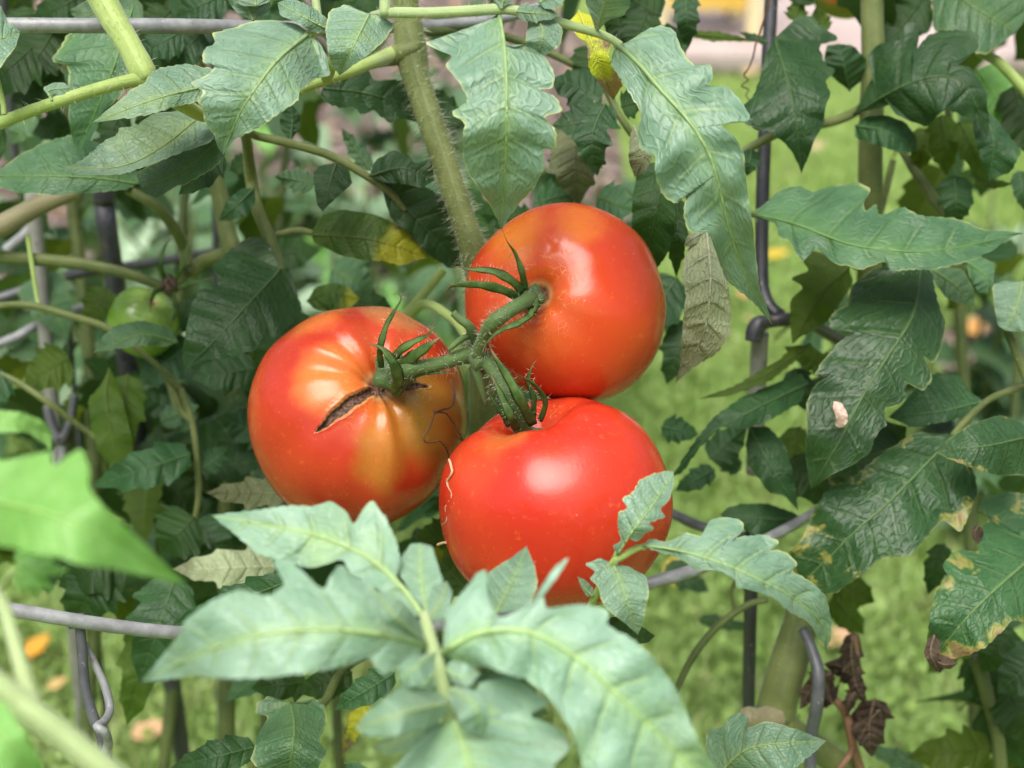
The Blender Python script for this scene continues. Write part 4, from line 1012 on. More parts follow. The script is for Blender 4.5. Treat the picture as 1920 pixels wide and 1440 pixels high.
leaf([(1160, 85), (1200, 122), (1240, 170), (1290, 225), (1330, 290), (1352, 365), (1370, 440), (1400, 520), (1447, 608)],
     [(1150, 95), (1147, 120), (1165, 150), (1185, 185), (1200, 215), (1196, 245), (1205, 280), (1225, 293), (1230, 330), (1245, 362), (1268, 378), (1282, 358), (1284, 400), (1290, 420), (1300, 434), (1325, 440), (1345, 480), (1360, 520), (1385, 545), (1415, 570)],
     [(1180, 76), (1215, 56), (1240, 52), (1262, 62), (1275, 85), (1300, 118), (1330, 126), (1337, 145), (1332, 155), (1365, 165), (1385, 190), (1398, 220), (1375, 228), (1350, 226), (1375, 255), (1392, 285), (1398, 330), (1405, 380), (1412, 430), (1418, 480), (1425, 540), (1440, 580)],
     d=(-.058, -.07, -.074, -.065, -.045, -.02), mat='pale', ty=.3, tx=-.25, fold=.15, ruf=14, quilt=9, parent=K, res=96, rib=5)
leaf([(1000, 25), (1018, 60), (1005, 110)], [(990, 38), (986, 75), (990, 100)], [(1032, 22), (1056, 55), (1050, 85), (1026, 101)], d=(-.06, -.075, -.07), mat='pale', parent=K, res=50)
leaf([(1118, 62), (1130, 20), (1150, -40)], [(1108, 30), (1098, 8), (1100, -30)], [(1140, 38), (1168, 30), (1182, 10), (1180, -30)], d=(-.058, -.075, -.09), mat='pale', parent=K, res=50, ty=.8)
qleaf(968, 22, 1050, 28, 18, -.066, 'pale', K, res=30)
leaf([(692, 26), (670, 72), (637, 142)], [(650, 8), (618, 20), (610, 52), (614, 92), (622, 122)], [(716, 27), (739, 48), (722, 75), (690, 103), (655, 128)], d=(-.04, -.058, -.05), mat='pale', parent=K, ty=.45, fold=.1, res=60, ruf=3)
leaf([(940, 18), (948, -20), (950, -60)], [(925, 0), (925, -30)], [(975, -10), (975, -40)], d=-.065, mat='pale', parent=K, res=30)
leaf([(625, 60), (585, 40), (520, 5)], [(620, 40), (590, 15), (545, -5)], [(590, 62), (560, 45), (525, 28)], d=(-.03, -.035, -.03), mat='pale', parent=K, res=40)
qleaf(1010, 5, 1075, -30, 25, -.07, 'pale', K, res=30)

# leaf to the upper left
K = stem([(640, 48, -.01, 8), (610, 52, -.025, 9), (580, 64, -.03, 8), (560, 80, -.032, 6)], 'paleg', PC, name='leaf')
tube('stalklet', [(600, 55, -.028, 7), (595, 25, -.028, 8), (590, -20, -.028, 8)], SM['paleg'], K, n=8)
leaf([(580, 62), (525, 108), (480, 165), (445, 222), (418, 290)],
     [(555, 45), (510, 38), (475, 40), (420, 57), (400, 65), (402, 80), (385, 92), (382, 115), (398, 125), (380, 145), (363, 157), (378, 172), (371, 190), (380, 205), (385, 228), (400, 252), (408, 275)],
     [(600, 80), (613, 108), (616, 140), (590, 150), (565, 170), (556, 190), (520, 215), (490, 237), (460, 252), (438, 264)],
     d=(-.03, -.055, -.065, -.06, -.05), mat='pale', ty=.5, fold=.15, parent=K, res=80, rib=4, quilt=5)
leaf([(405, 158), (300, 183), (172, 230)], [(400, 130), (350, 119), (300, 127), (282, 138), (270, 155), (250, 165), (210, 200)], [(395, 185), (330, 200), (280, 215), (230, 223)], d=(-.042, -.055, -.058), mat='pale', ty=.7, parent=K, res=60, label=None)
leaf([(395, 200), (300, 278), (215, 314), (106, 311)], [(360, 203), (290, 213), (257, 233), (224, 241), (222, 249), (190, 268), (178, 280), (155, 298), (130, 311)], [(405, 250), (392, 268), (330, 290), (280, 310), (230, 326), (180, 329), (135, 324)],
     d=(.002, -.015, -.02, -.015), mat='pale', ty=.75, parent=K, res=70, fold=-.1)
leaf([(412, 262), (340, 322), (265, 352)], [(380, 262), (330, 285), (280, 310), (255, 325)], [(423, 290), (402, 315), (350, 345), (330, 350), (292, 372), (270, 362)], d=(.0, -.005, -.0), mat='mid', ty=.5, parent=K, res=60)
qleaf(420, 290, 335, 365, 30, .02, 'dark', K, res=40)
qleaf(480, 12, 470, -60, 40, -.02, 'pale', K, res=30)
leaf([(475, 40), (462, 5), (455, -40)], [(440, 20), (420, -10)], [(505, 20), (510, -20)], d=-.015, mat='pale', parent=K, res=40)

# big foreground leaf reaching to the camera
K = stem([(925, 1640, -.14, 16), (885, 1520, -.165, 15), (862, 1430, -.175, 14), (845, 1350, -.18, 14), (825, 1265, -.18, 14), (805, 1195, -.175, 13), (796, 1150, -.168, 9)], 'paleg', PC, name='leaf', hair=60, hl=.002)
leaf([(797, 1160), (745, 1092), (680, 1040), (590, 1003), (500, 984), (396, 966)],
     [(765, 1150), (735, 1125), (700, 1098), (660, 1075), (640, 1052), (585, 1064), (530, 1054), (480, 1036), (440, 1002)],
     [(770, 1110), (748, 1085), (750, 1050), (742, 1012), (722, 970), (698, 946), (684, 954), (664, 974), (650, 958), (620, 942), (590, 948), (540, 948), (470, 957)],
     d=(-.165, -.155, -.145, -.14, -.13), mat='fore', ty=.55, fold=.12, parent=K, res=84, rib=6, quilt=9)
leaf([(800, 1150), (790, 1090), (787, 1018)], [(770, 1110), (748, 1075), (752, 1045), (770, 1020)], [(822, 1120), (830, 1085), (818, 1050), (810, 1025)], d=(-.165, -.155, -.14), mat='fore', ty=.6, parent=K, res=50)
leaf([(803, 1165), (825, 1130), (838, 1090)], [(800, 1130), (815, 1095)], [(830, 1165), (845, 1140), (848, 1110)], d=(-.168, -.165, -.155), mat='fore', parent=K, res=40)
leaf([(800, 1212), (720, 1190), (600, 1180), (470, 1195), (370, 1228), (262, 1278)],
     [(780, 1185), (770, 1150), (735, 1130), (705, 1112), (698, 1085), (688, 1072), (675, 1086), (640, 1064), (618, 1082), (605, 1097), (572, 1075), (545, 1058), (518, 1060), (528, 1092), (500, 1112), (450, 1107), (400, 1125), (352, 1160), (328, 1200), (290, 1247)],
     [(775, 1236), (748, 1250), (720, 1262), (690, 1238), (660, 1245), (620, 1254), (560, 1264), (500, 1271), (430, 1273), (360, 1268), (300, 1276)],
     d=(-.178, -.19, -.195, -.19, -.18), mat='fore', ty=.55, fold=.15, parent=K, res=96, rib=6, quilt=8, ruf=12)
leaf([(800, 1205), (745, 1160), (700, 1105)], [(760, 1190), (725, 1170), (705, 1140)], [(790, 1170), (765, 1135), (735, 1112)], d=(-.18, -.195, -.19), mat='fore', parent=K, res=44)
leaf([(818, 1222), (780, 1250), (748, 1275)], [(790, 1228), (760, 1240), (745, 1258)], [(815, 1260), (790, 1280), (765, 1284)], d=(-.185, -.195, -.195), mat='fore', parent=K, res=44)
leaf([(830, 1222), (900, 1186), (985, 1184), (1065, 1222), (1150, 1295), (1230, 1372), (1340, 1480)],
     [(832, 1190), (838, 1150), (868, 1112), (895, 1086), (908, 1084), (916, 1118), (940, 1148), (985, 1132), (1010, 1110), (1034, 1074), (1056, 1060), (1042, 1090), (1030, 1112), (1035, 1132), (1090, 1135), (1138, 1150), (1140, 1170), (1180, 1195), (1222, 1232), (1262, 1285), (1290, 1340), (1303, 1372), (1345, 1450)],
     [(870, 1250), (910, 1252), (945, 1262), (985, 1275), (1020, 1300), (1045, 1330), (1070, 1370), (1085, 1410), (1100, 1450), (1180, 1500), (1270, 1520)],
     d=(-.18, -.185, -.185, -.185, -.18, -.17), mat='fore', ty=.5, fold=.2, parent=K, res=110, rib=7, quilt=9, ruf=14)
leaf([(930, 1150), (960, 1090), (987, 1024)], [(892, 1130), (893, 1096), (920, 1070), (958, 1046)], [(990, 1140), (1009, 1095), (1002, 1060)], d=(-.14, -.125, -.11), mat='pale', parent=K, ty=.5, res=54)
leaf([(845, 1318), (760, 1336), (666, 1366)], [(822, 1298), (780, 1286), (740, 1295), (690, 1333)], [(825, 1352), (780, 1372), (730, 1382), (688, 1380)], d=(-.185, -.205, -.20), mat='fore', parent=K, ty=.6, fold=.25, res=56)
leaf([(830, 1330), (775, 1375), (700, 1400)], [(800, 1335), (740, 1365)], [(820, 1380), (770, 1410), (720, 1415)], d=(-.175, -.175, -.165), mat='pale', parent=K, res=44)
leaf([(852, 1350), (880, 1430), (915, 1560)], [(820, 1362), (770, 1405), (735, 1445), (700, 1490), (720, 1550)], [(880, 1310), (905, 1280), (950, 1273), (985, 1285), (1025, 1318), (1000, 1340), (1050, 1370), (1066, 1400), (1040, 1440), (1060, 1500), (1000, 1550)],
     d=(-.185, -.21, -.215), mat='fore', ty=.45, fold=.3, parent=K, res=80, rib=6, quilt=9)
leaf([(850, 1285), (930, 1290), (1030, 1340)], [(880, 1262), (940, 1258), (1000, 1285)], [(880, 1310), (940, 1325), (1000, 1350)], d=(-.175, -.17, -.155), mat='pale', parent=K, res=50)
leaf([(822, 1250), (790, 1290), (735, 1300)], [(800, 1255), (765, 1270)], [(815, 1290), (770, 1312)], d=(-.178, -.182, -.175), mat='fore', parent=K, res=34)
leaf([(840, 1290), (890, 1320), (905, 1380)], [(860, 1285), (900, 1300), (920, 1345)], [(845, 1320), (870, 1365)], d=(-.185, -.2, -.195), mat='fore', parent=K, res=34)
leaf([(835, 1255), (862, 1270), (900, 1262)], [(845, 1238), (875, 1245)], [(850, 1280), (880, 1288)], d=(-.182, -.19, -.185), mat='fore', parent=K, res=34)

# small sprig in front of the lowest tomato
K = stem([(1085, 1190, -.06, 6), (1108, 1135, -.07, 7), (1128, 1095, -.078, 7), (1150, 1055, -.085, 7.5), (1168, 1043, -.087, 7), (1190, 1030, -.087, 6.5), (1215, 1022, -.087, 5)], 'young', PC, name='leaf', hair=60, hl=.0015)
tube('stalklet', [(1152, 1052, -.085, 5), (1157, 1035, -.087, 5), (1162, 1020, -.088, 4)], SM['young'], K, n=8)
leaf([(1158, 1040), (1185, 998), (1225, 945), (1263, 884)], [(1150, 1025), (1163, 1012), (1158, 985), (1160, 962), (1176, 951), (1168, 935), (1186, 922), (1200, 900), (1225, 888), (1250, 883)],
     [(1178, 1010), (1195, 1015), (1212, 1000), (1226, 991), (1219, 981), (1246, 970), (1240, 955), (1256, 935), (1263, 910)], d=(-.088, -.095, -.09, -.08), mat='pale', parent=K, ty=.3, tx=.2, res=70, ruf=3, quilt=3)
leaf([(1205, 1022), (1270, 1032), (1340, 1052), (1420, 1085), (1500, 1130), (1545, 1175), (1548, 1218)],
     [(1220, 1010), (1250, 1015), (1290, 1000), (1320, 1002), (1330, 980), (1360, 972), (1386, 980), (1388, 996), (1368, 1006), (1430, 1004), (1457, 1018), (1438, 1030), (1470, 1035), (1494, 1058), (1488, 1070), (1520, 1090), (1548, 1120), (1558, 1160), (1558, 1200)],
     [(1225, 1032), (1260, 1042), (1290, 1056), (1302, 1066), (1350, 1072), (1376, 1086), (1385, 1101), (1420, 1110), (1450, 1121), (1480, 1146), (1515, 1167), (1532, 1192)],
     d=(-.088, -.096, -.1, -.098, -.085, -.07), mat='pale', parent=K, ty=.7, fold=.35, res=90, ruf=5, quilt=6)
leaf([(1150, 1056), (1168, 1105), (1196, 1190)], [(1125, 1047), (1100, 1058), (1114, 1072), (1108, 1085), (1122, 1102), (1130, 1132), (1150, 1152), (1176, 1172)], [(1178, 1062), (1212, 1080), (1217, 1110), (1211, 1140), (1206, 1166)],
     d=(-.085, -.095, -.09), mat='pale', parent=K, ty=.5, res=64, ruf=3)
leaf([(1112, 1118), (1098, 1105), (1083, 1081)], [(1100, 1118), (1088, 1098)], [(1112, 1102), (1098, 1088)], d=-.075, mat='pale', parent=K, res=26)
leaf([(1130, 1170), (1180, 1190), (1228, 1192)], [(1150, 1155), (1190, 1165)], [(1150, 1200), (1190, 1210), (1215, 1205)], d=(-.03, -.025, -.02), mat='deep', parent=K, res=40)

# dark leaves behind and above the upper tomato
K = stem([(795, 60, .06, 9), (900, 60, .09, 8), (1010, 90, .1, 8), (1120, 150, .09, 7), (1160, 215, .08, 7), (1190, 260, .08, 6)], 'dark', PC, name='leaf')
leaf([(1085, 20), (1112, 88), (1150, 188)], [(1062, 45), (1088, 72), (1100, 80), (1104, 130), (1130, 165)], [(1110, 30), (1128, 60), (1145, 75), (1142, 108), (1168, 157)], d=(-.02, -.03, -.015), mat='yellow', parent=K, res=56, label='yellowed leaflet with brown rot')
qleaf(1128, 190, 1030, 150, 40, .07, 'dark', K, bend=8); qleaf(1128, 195, 1035, 235, 36, .06, 'dark', K, bend=-14)
qleaf(1135, 195, 1120, 330, 40, .05, 'dark', K, bend=18, lobe=.9); qleaf(1080, 235, 1085, 385, 52, .08, 'under2', K, bend=6)
qleaf(1065, 280, 1045, 345, 30, .1, 'dark', K); qleaf(1000, 380, 1085, 360, 35, .09, 'dark', K); qleaf(1120, 370, 1190, 395, 40, .1, 'mid', K)
leaf([(1188, 235), (1205, 290), (1190, 332)], [(1180, 260), (1178, 300)], [(1215, 265), (1222, 300), (1210, 320)], d=(.0, -.005, .0), mat='under', parent=K, res=40)
leaf([(1250, 300), (1232, 390), (1205, 510)], [(1195, 310), (1185, 380), (1184, 440), (1195, 490)], [(1262, 350), (1268, 420), (1255, 470), (1235, 500)], d=(.04, .035, .05), mat='deep', parent=K, res=60, ty=.1)
qleaf(1270, 370, 1268, 520, 22, .05, 'deep', K); qleaf(1165, 200, 1200, 190, 30, .05, 'deep', K)
leaf([(1325, 432), (1332, 530), (1318, 630), (1266, 718)], [(1300, 445), (1284, 480), (1277, 520), (1285, 545), (1280, 600), (1278, 640), (1274, 690)], [(1345, 455), (1364, 520), (1371, 570), (1370, 625), (1345, 662), (1300, 690)], d=(.0, -.01, -.005, .005), mat='under', ty=.1, quilt=-5, ruf=6, parent=K, res=90, label='hanging faded leaflet turned to show its pale wrinkled underside')
leaf([(1312, 438), (1295, 450), (1282, 462)], [(1305, 432), (1290, 440)], [(1312, 452), (1295, 462)], d=0, mat='under', parent=K, res=20)
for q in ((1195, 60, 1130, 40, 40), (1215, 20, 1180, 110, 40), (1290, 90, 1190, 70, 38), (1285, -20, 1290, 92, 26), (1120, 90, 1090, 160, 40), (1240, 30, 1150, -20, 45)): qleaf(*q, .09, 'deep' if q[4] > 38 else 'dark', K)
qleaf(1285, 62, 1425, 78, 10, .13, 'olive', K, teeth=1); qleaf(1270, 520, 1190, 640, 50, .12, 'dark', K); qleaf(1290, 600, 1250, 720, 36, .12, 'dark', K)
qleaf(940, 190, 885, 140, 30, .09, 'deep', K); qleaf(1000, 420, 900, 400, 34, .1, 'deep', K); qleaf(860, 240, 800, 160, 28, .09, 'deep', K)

# dark leaf left of the stem
K = stem([(440, 222, .0, 7), (458, 240, .03, 8), (480, 254, .048, 8), (540, 268, .05, 8.5), (615, 290, .05, 8.5), (680, 325, .05, 8), (730, 360, .05, 7), (760, 395, .052, 5)], 'stem', PC, name='leaf')
leaf([(715, 348), (785, 415), (865, 502)], [(735, 330), (790, 345), (832, 370), (852, 420), (862, 470)], [(722, 380), (733, 410), (770, 440), (800, 475), (840, 502)], d=(.05, .055, .07), mat='dark', parent=K, ty=.3)
leaf([(692, 330), (755, 315), (815, 338)], [(703, 302), (735, 282), (765, 290), (778, 305), (806, 300), (812, 318)], [(720, 342), (760, 345), (792, 352)], d=(.045, .04, .045), mat='dark', parent=K)
leaf([(630, 305), (617, 350), (605, 397)], [(600, 310), (587, 325), (590, 355), (595, 385)], [(655, 318), (660, 345), (636, 366), (615, 385)], d=(.045, .035, .035), mat='dark', parent=K)
leaf([(545, 265), (548, 228), (545, 195)], [(525, 240), (525, 215)], [(562, 240), (562, 212)], d=.05, mat='dark', parent=K, res=30)
qleaf(590, 345, 515, 330, 24, .07, 'mid', K); qleaf(695, 320, 640, 240, 18, .09, 'mid', K)
leaf([(605, 165), (700, 178), (870, 232)], [(640, 142), (690, 134), (702, 150), (760, 150), (800, 160), (850, 200)], [(600, 182), (618, 195), (640, 202), (660, 200), (680, 214), (700, 208), (730, 230), (750, 222), (782, 230), (840, 240)], d=(.05, .06, .07), mat='dark', parent=K, ty=.2, res=70)
# yellow spotted leaf
leaf([(583, 440), (690, 448), (805, 482)], [(600, 405), (640, 391), (700, 400), (752, 425), (790, 455)], [(590, 456), (640, 480), (690, 488), (718, 490), (752, 498), (788, 487)], d=(.06, .05, .06), mat='spot', parent=K, ty=.4, label='green leaflet turning yellow with a brown rotted edge')
leaf([(575, 565), (620, 548), (675, 560)], [(590, 540), (620, 530), (650, 535)], [(590, 580), (630, 585), (660, 575)], d=.11, mat='spot', parent=K, label='yellow-green leaflet with black dots')
qleaf(660, 560, 735, 575, 26, .13, 'deep', K); qleaf(620, 505, 700, 540, 45, .2, 'mid', K)
# fill below and behind the cluster
K = stem([(905, 1100, .09, 8), (840, 1050, .09, 7), (780, 1000, .1, 6)], 'dark', PC, name='leaf')
qleaf(900, 730, 935, 790, 40, .07, 'mid', K); qleaf(860, 990, 780, 1010, 30, .07, 'olive', K); qleaf(880, 1110, 790, 1015, 36, .06, 'spot', K, teeth=3); qleaf(850, 1100, 760, 1040, 40, .09, 'deep', K)
qleaf(990, 1250, 900, 1260, 50, .05, 'deep', K); qleaf(740, 1262, 626, 1332, 30, .03, 'dark', K); qleaf(660, 1260, 560, 1300, 36, .05, 'deep', K); qleaf(860, 1230, 780, 1300, 36, .03, 'deep', K)
qleaf(880, 920, 830, 1060, 36, .08, 'deep', K); qleaf(720, 690, 760, 660, 30, .1, 'mid', K)
K = stem([(905, 1180, .09, 11), (800, 1190, .07, 10), (700, 1220, .06, 10), (640, 1260, .05, 9), (605, 1320, .03, 8), (560, 1330, .01, 7)], 'dark', PC, name='leaf')
leaf([(545, 1318), (552, 1370), (540, 1470)], [(525, 1312), (505, 1306), (484, 1318), (482, 1336), (500, 1345), (482, 1380), (470, 1430)], [(572, 1318), (590, 1312), (608, 1325), (613, 1352), (600, 1388), (612, 1412), (590, 1450)], d=(.01, -.015, -.01), mat='mid', parent=K, ty=.5, res=64)
qleaf(480, 1400, 320, 1440, 34, .02, 'dark', K); qleaf(575, 1280, 470, 1290, 34, .06, 'deep', K); qleaf(690, 1440, 640, 1500, 40, .02, 'mid', K); qleaf(690, 1300, 640, 1420, 20, .06, 'yellow', K)

# ---------------- left plant
PL = plant(420, 900, .16, 'left tomato plant with dark leaves and small green fruit behind the cracked tomato')
stem([(395, 290, .14, 15), (410, 360, .14, 16), (425, 430, .14, 17), (433, 470, .14, 18), (410, 482, .145, 15), (380, 492, .15, 14), (355, 515, .15, 14)], 'stem', PL, hair=0)
stem([(150, 355, .12, 16), (80, 382, .12, 19), (0, 425, .12, 21), (-80, 470, .12, 21)], 'woody', PL)
stem([(-60, 478, .13, 11), (0, 482, .13, 12), (110, 490, .13, 12), (180, 500, .13, 11), (245, 515, .13, 10), (310, 540, .135, 9)], 'stem', PL)
stem([(-40, 580, .12, 8), (20, 572, .12, 7), (70, 575, .12, 7), (140, 595, .12, 7), (195, 612, .12, 6.5), (245, 645, .12, 6), (300, 690, .125, 5), (340, 730, .13, 5)], 'stem', PL, name='leaf')
stem([(240, 355, .12, 10), (290, 385, .12, 10), (325, 425, .13, 11), (345, 465, .14, 12), (350, 500, .14, 12)], 'stem', PL)
stem([(430, 470, .16, 16), (440, 620, .2, 15), (430, 800, .2, 15), (425, 1000, .2, 16), (425, 1500, .2, 16)], 'dark', PL)
b = P(425, 1500, .2); V, F = tube_geo(np.array([b, b * [1, 1, .5], b * [1, 1, 0]]), .005, 12); mesh_obj('stem', V, F, SM['dark'], PL, uv=np.zeros((len(V), 2)))
stem([(52, 440, .125, 5), (70, 560, .125, 4), (82, 590, .125, 4)], 'young', PL, name='branch')
K = stem([(452, 225, .02, 9), (462, 262, .06, 10), (470, 330, .08, 11), (482, 390, .08, 11.5), (505, 445, .08, 11.5), (520, 485, .08, 10), (527, 510, .078, 8)], 'stem', PL, name='leaf')
tube('stalklet', [(520, 440, .08, 6), (560, 432, .075, 7), (590, 438, .065, 5)], SM['stem'], K, n=8)
leaf([(527, 505), (480, 555), (420, 620), (346, 695)], [(515, 472), (490, 447), (462, 448), (430, 470), (400, 500), (406, 520), (403, 537), (375, 545), (360, 570), (352, 600), (345, 640), (342, 672)],
     [(545, 510), (556, 545), (565, 578), (548, 605), (515, 632), (480, 655), (430, 671), (380, 676), (360, 684)], d=(.07, .05, .045, .05), mat='dark', parent=K, ty=.4, res=76, fold=.1, quilt=6)
leaf([(477, 352), (445, 384), (410, 414)], [(452, 354), (425, 375), (415, 400)], [(480, 380), (462, 405), (430, 414)], d=(.07, .06, .065), mat='dark', parent=K, res=44)
qleaf(470, 300, 430, 320, 22, .1, 'deep', K); qleaf(530, 520, 470, 490, 32, .1, 'deep', K)
leaf([(262, 345), (150, 332), (-40, 330)], [(250, 290), (140, 252), (90, 264), (40, 287), (0, 318)], [(235, 356), (180, 361), (100, 366), (30, 361), (0, 350)], d=(.05, .04, .05), mat='mid', parent=PL, ty=.7, res=60, name='leaf')
leaf([(250, 10), (212, 130), (148, 285)], [(200, 20), (130, 60), (98, 112), (126, 125), (130, 180), (128, 220), (138, 270)], [(245, 80), (248, 130), (226, 180), (192, 212), (182, 240), (160, 275)], d=(.04, .03, .04), mat='mid', parent=PL, ty=.4, res=60, name='leaf')
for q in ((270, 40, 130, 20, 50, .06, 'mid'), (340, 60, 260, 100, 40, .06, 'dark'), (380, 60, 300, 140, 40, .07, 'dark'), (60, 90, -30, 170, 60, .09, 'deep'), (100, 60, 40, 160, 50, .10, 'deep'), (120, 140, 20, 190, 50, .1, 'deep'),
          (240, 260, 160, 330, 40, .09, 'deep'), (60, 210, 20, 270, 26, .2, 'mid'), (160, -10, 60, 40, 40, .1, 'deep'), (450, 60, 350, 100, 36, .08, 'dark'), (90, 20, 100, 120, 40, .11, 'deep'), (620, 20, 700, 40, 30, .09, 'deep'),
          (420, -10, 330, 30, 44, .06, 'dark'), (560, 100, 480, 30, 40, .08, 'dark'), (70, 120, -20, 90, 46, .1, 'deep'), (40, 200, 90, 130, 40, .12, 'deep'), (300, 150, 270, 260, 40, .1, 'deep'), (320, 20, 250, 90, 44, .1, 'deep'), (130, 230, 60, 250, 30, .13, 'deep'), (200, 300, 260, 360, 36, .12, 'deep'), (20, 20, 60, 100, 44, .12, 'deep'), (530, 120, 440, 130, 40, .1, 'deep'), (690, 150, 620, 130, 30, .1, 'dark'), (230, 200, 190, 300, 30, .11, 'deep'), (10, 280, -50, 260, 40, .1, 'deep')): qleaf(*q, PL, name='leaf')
K = stem([(340, 730, .13, 6), (360, 790, .13, 6), (370, 860, .13, 6), (372, 930, .13, 6), (365, 975, .13, 5)], 'stem', PL, name='leaf')
leaf([(335, 642), (262, 628), (175, 662)], [(320, 615), (265, 600), (215, 610), (190, 635)], [(310, 650), (260, 648), (210, 655)], d=(.1, .09, .095), mat='mid', parent=K, ty=.8, res=50)
for q in ((360, 850, 172, 912, 40, .12, 'dark'), (540, 925, 386, 924, 30, .07, 'under2'), (370, 790, 250, 735, 40, .16, 'dark'), (360, 640, 255, 725, 40, .17, 'dark'), (480, 690, 360, 710, 40, .12, 'dark'),
          (378, 880, 430, 840, 26, .13, 'dark'), (375, 880, 500, 860, 34, .15, 'dark'), (300, 790, 372, 760, 24, .16, 'mid'), (365, 970, 300, 1040, 60, .11, 'deep'), (368, 975, 430, 1060, 46, .12, 'dark'),
          (520, 1062, 322, 1068, 38, .09, 'under'), (545, 1088, 316, 1178, 34, .0, 'dark'), (330, 1080, 262, 1280, 60, .09, 'dark'), (200, 1060, 130, 1180, 60, .1, 'deep'), (230, 1040, 110, 1100, 60, .1, 'deep'),
          (290, 1150, 238, 1360, 46, .12, 'olive'), (440, 1000, 360, 1130, 40, .13, 'deep'), (430, 740, 480, 850, 40, .16, 'deep'), (470, 780, 420, 900, 50, .18, 'deep'), (240, 700, 222, 870, 40, .14, 'yellowgreen')):
    q = list(q)
    if q[6] == 'yellowgreen': q[6] = 'olive'
    qleaf(*q, K, name='leaflet')
leaf([(205, 690), (200, 760), (225, 890)], [(190, 720), (165, 750), (170, 800), (185, 850)], [(222, 720), (238, 780), (250, 830), (248, 870)], d=(.13, .12, .12), mat='olive', parent=K, ty=.1, label='hanging yellow-green leaflet')
for q in ((130, 670, 45, 720, 46, .15, 'olive'), (0, 690, -50, 760, 50, .14, 'dark'), (200, 540, 165, 610, 36, .16, 'olive'), (345, 560, 400, 640, 40, .18, 'deep'), (480, 480, 600, 470, 40, .2, 'deep'),
          (590, 600, 470, 700, 50, .12, 'deep'), (560, 850, 470, 790, 50, .15, 'deep'), (530, 960, 430, 1000, 46, .12, 'deep'), (300, 900, 380, 960, 40, .2, 'deep'), (0, 940, 100, 1000, 50, .1, 'deep'), (500, 820, 410, 780, 36, .14, 'dark')): qleaf(*q, PL, name='leaf')
stem([(-30, 690, .14, 6), (30, 715, .14, 6), (90, 755, .14, 6), (165, 810, .15, 5), (230, 850, .15, 4)], 'stem', PL, name='branch')
stem([(310, 700, .13, 5), (330, 750, .13, 9), (340, 770, .13, 7), (360, 790, .13, 6)], 'stem', PL, name='branch')

for q in ((318, 520, 300, 545, 9), (315, 515, 335, 550, 9), (310, 525, 322, 560, 8)): qleaf(*q, .105, 'dry', PL, name='dead_flower', res=20, teeth=1, fold=.8)
# ---------------- near plant at the lower left corner
PN = plant(40, 1300, -.2, 'near bright green plant leaning in at the lower left corner')
SN = [(-120, 1180, -.23, 24), (-30, 1265, -.24, 24), (40, 1320, -.24, 24), (110, 1375, -.24, 25), (190, 1440, -.24, 26), (330, 1560, -.235, 27)]
stem(SN, 'paleg', PN, hair=260, hl=.002)
b = P(330, 1560, -.235); V, F = tube_geo(np.array([b, b * [1, 1, .6] + [.01, .02, 0], b * [1, 1, 0] + [.02, .05, 0]]), .0045, 12); mesh_obj('stem', V, F, SM['paleg'], PN, uv=np.zeros((len(V), 2)))
stem([(-20, 1090, -.22, 9), (8, 1140, -.225, 12), (28, 1210, -.23, 13), (48, 1280, -.235, 15), (68, 1340, -.238, 17)], 'paleg', PN, name='branch', hair=60, hl=.002)
leaf([(-80, 925), (0, 942), (100, 966), (200, 1010), (275, 1055), (350, 1096)], [(-40, 1005), (0, 1022), (50, 1036), (100, 1042), (150, 1058), (220, 1068), (290, 1084)],
     [(-40, 862), (0, 862), (60, 854), (92, 850), (100, 868), (150, 846), (166, 880), (169, 915), (195, 950), (250, 1000), (305, 1052)], d=(-.23, -.245, -.25, -.24, -.225), mat='fresh', parent=PN, ty=.6, fold=.15, res=76, name='leaf', rib=5)
leaf([(-50, 795), (30, 792), (98, 812)], [(-20, 768), (40, 772), (80, 788)], [(0, 812), (50, 810), (88, 835), (95, 845)], d=(-.18, -.18, -.17), mat='fresh', parent=PN, ty=.6, res=44, name='leaf')
K = stem([(0, 1110, -.2, 6), (15, 1085, -.205, 6), (32, 1068, -.21, 5)], 'young', PN, name='leaf')
for q in ((28, 1072, 75, 1122, 14), (30, 1065, 105, 1108, 16), (28, 1060, 130, 1070, 20), (30, 1055, 112, 1040, 18), (28, 1052, 70, 1028, 14), (32, 1078, 48, 1116, 10)): qleaf(*q, -.21, 'fresh', K, res=26, teeth=2)
leaf([(-90, 1320), (-10, 1370), (95, 1480)], [(-60, 1400), (-20, 1470)], [(-40, 1300), (10, 1320), (45, 1370), (80, 1430)], d=(-.26, -.27, -.26), mat='fresh', parent=PN, res=44, name='leaf')
leaf([(-60, 40), (-20, 75), (38, 60)], [(-40, 0), (0, 10), (8, 25), (15, 40)], [(-30, 140), (0, 128), (12, 110), (28, 90)], d=(-.06, -.07, -.06), mat='pale', parent=PN, res=44, name='leaf')
S = [(165, -60, -.03, 27), (188, -10, -.032, 27), (215, 40, -.035, 25), (245, 90, -.038, 23), (268, 135, -.040, 25), (278, 152, -.040, 18), (281, 158, -.040, 8)]
stem(S, 'young', PC, name='branch', hair=160, hl=.003)
stem([(278, 146, -.040, 17), (255, 150, -.042, 14), (225, 156, -.045, 12.5), (180, 168, -.048, 12), (110, 190, -.05, 11.5), (40, 215, -.05, 11.5), (-60, 255, -.05, 12)], 'young', PC, name='branch', hair=160, hl=.003)
leaf([(98, 190), (92, 170), (132, 165)], [(80, 165), (100, 155), (120, 155)], [(100, 180), (120, 178)], d=-.065, mat='pale', parent=PN, res=24, name='leaf')
stem([(8, 215, -.06, 5), (5, 190, -.06, 5), (-5, 150, -.06, 5)], 'young', PN, name='branch')

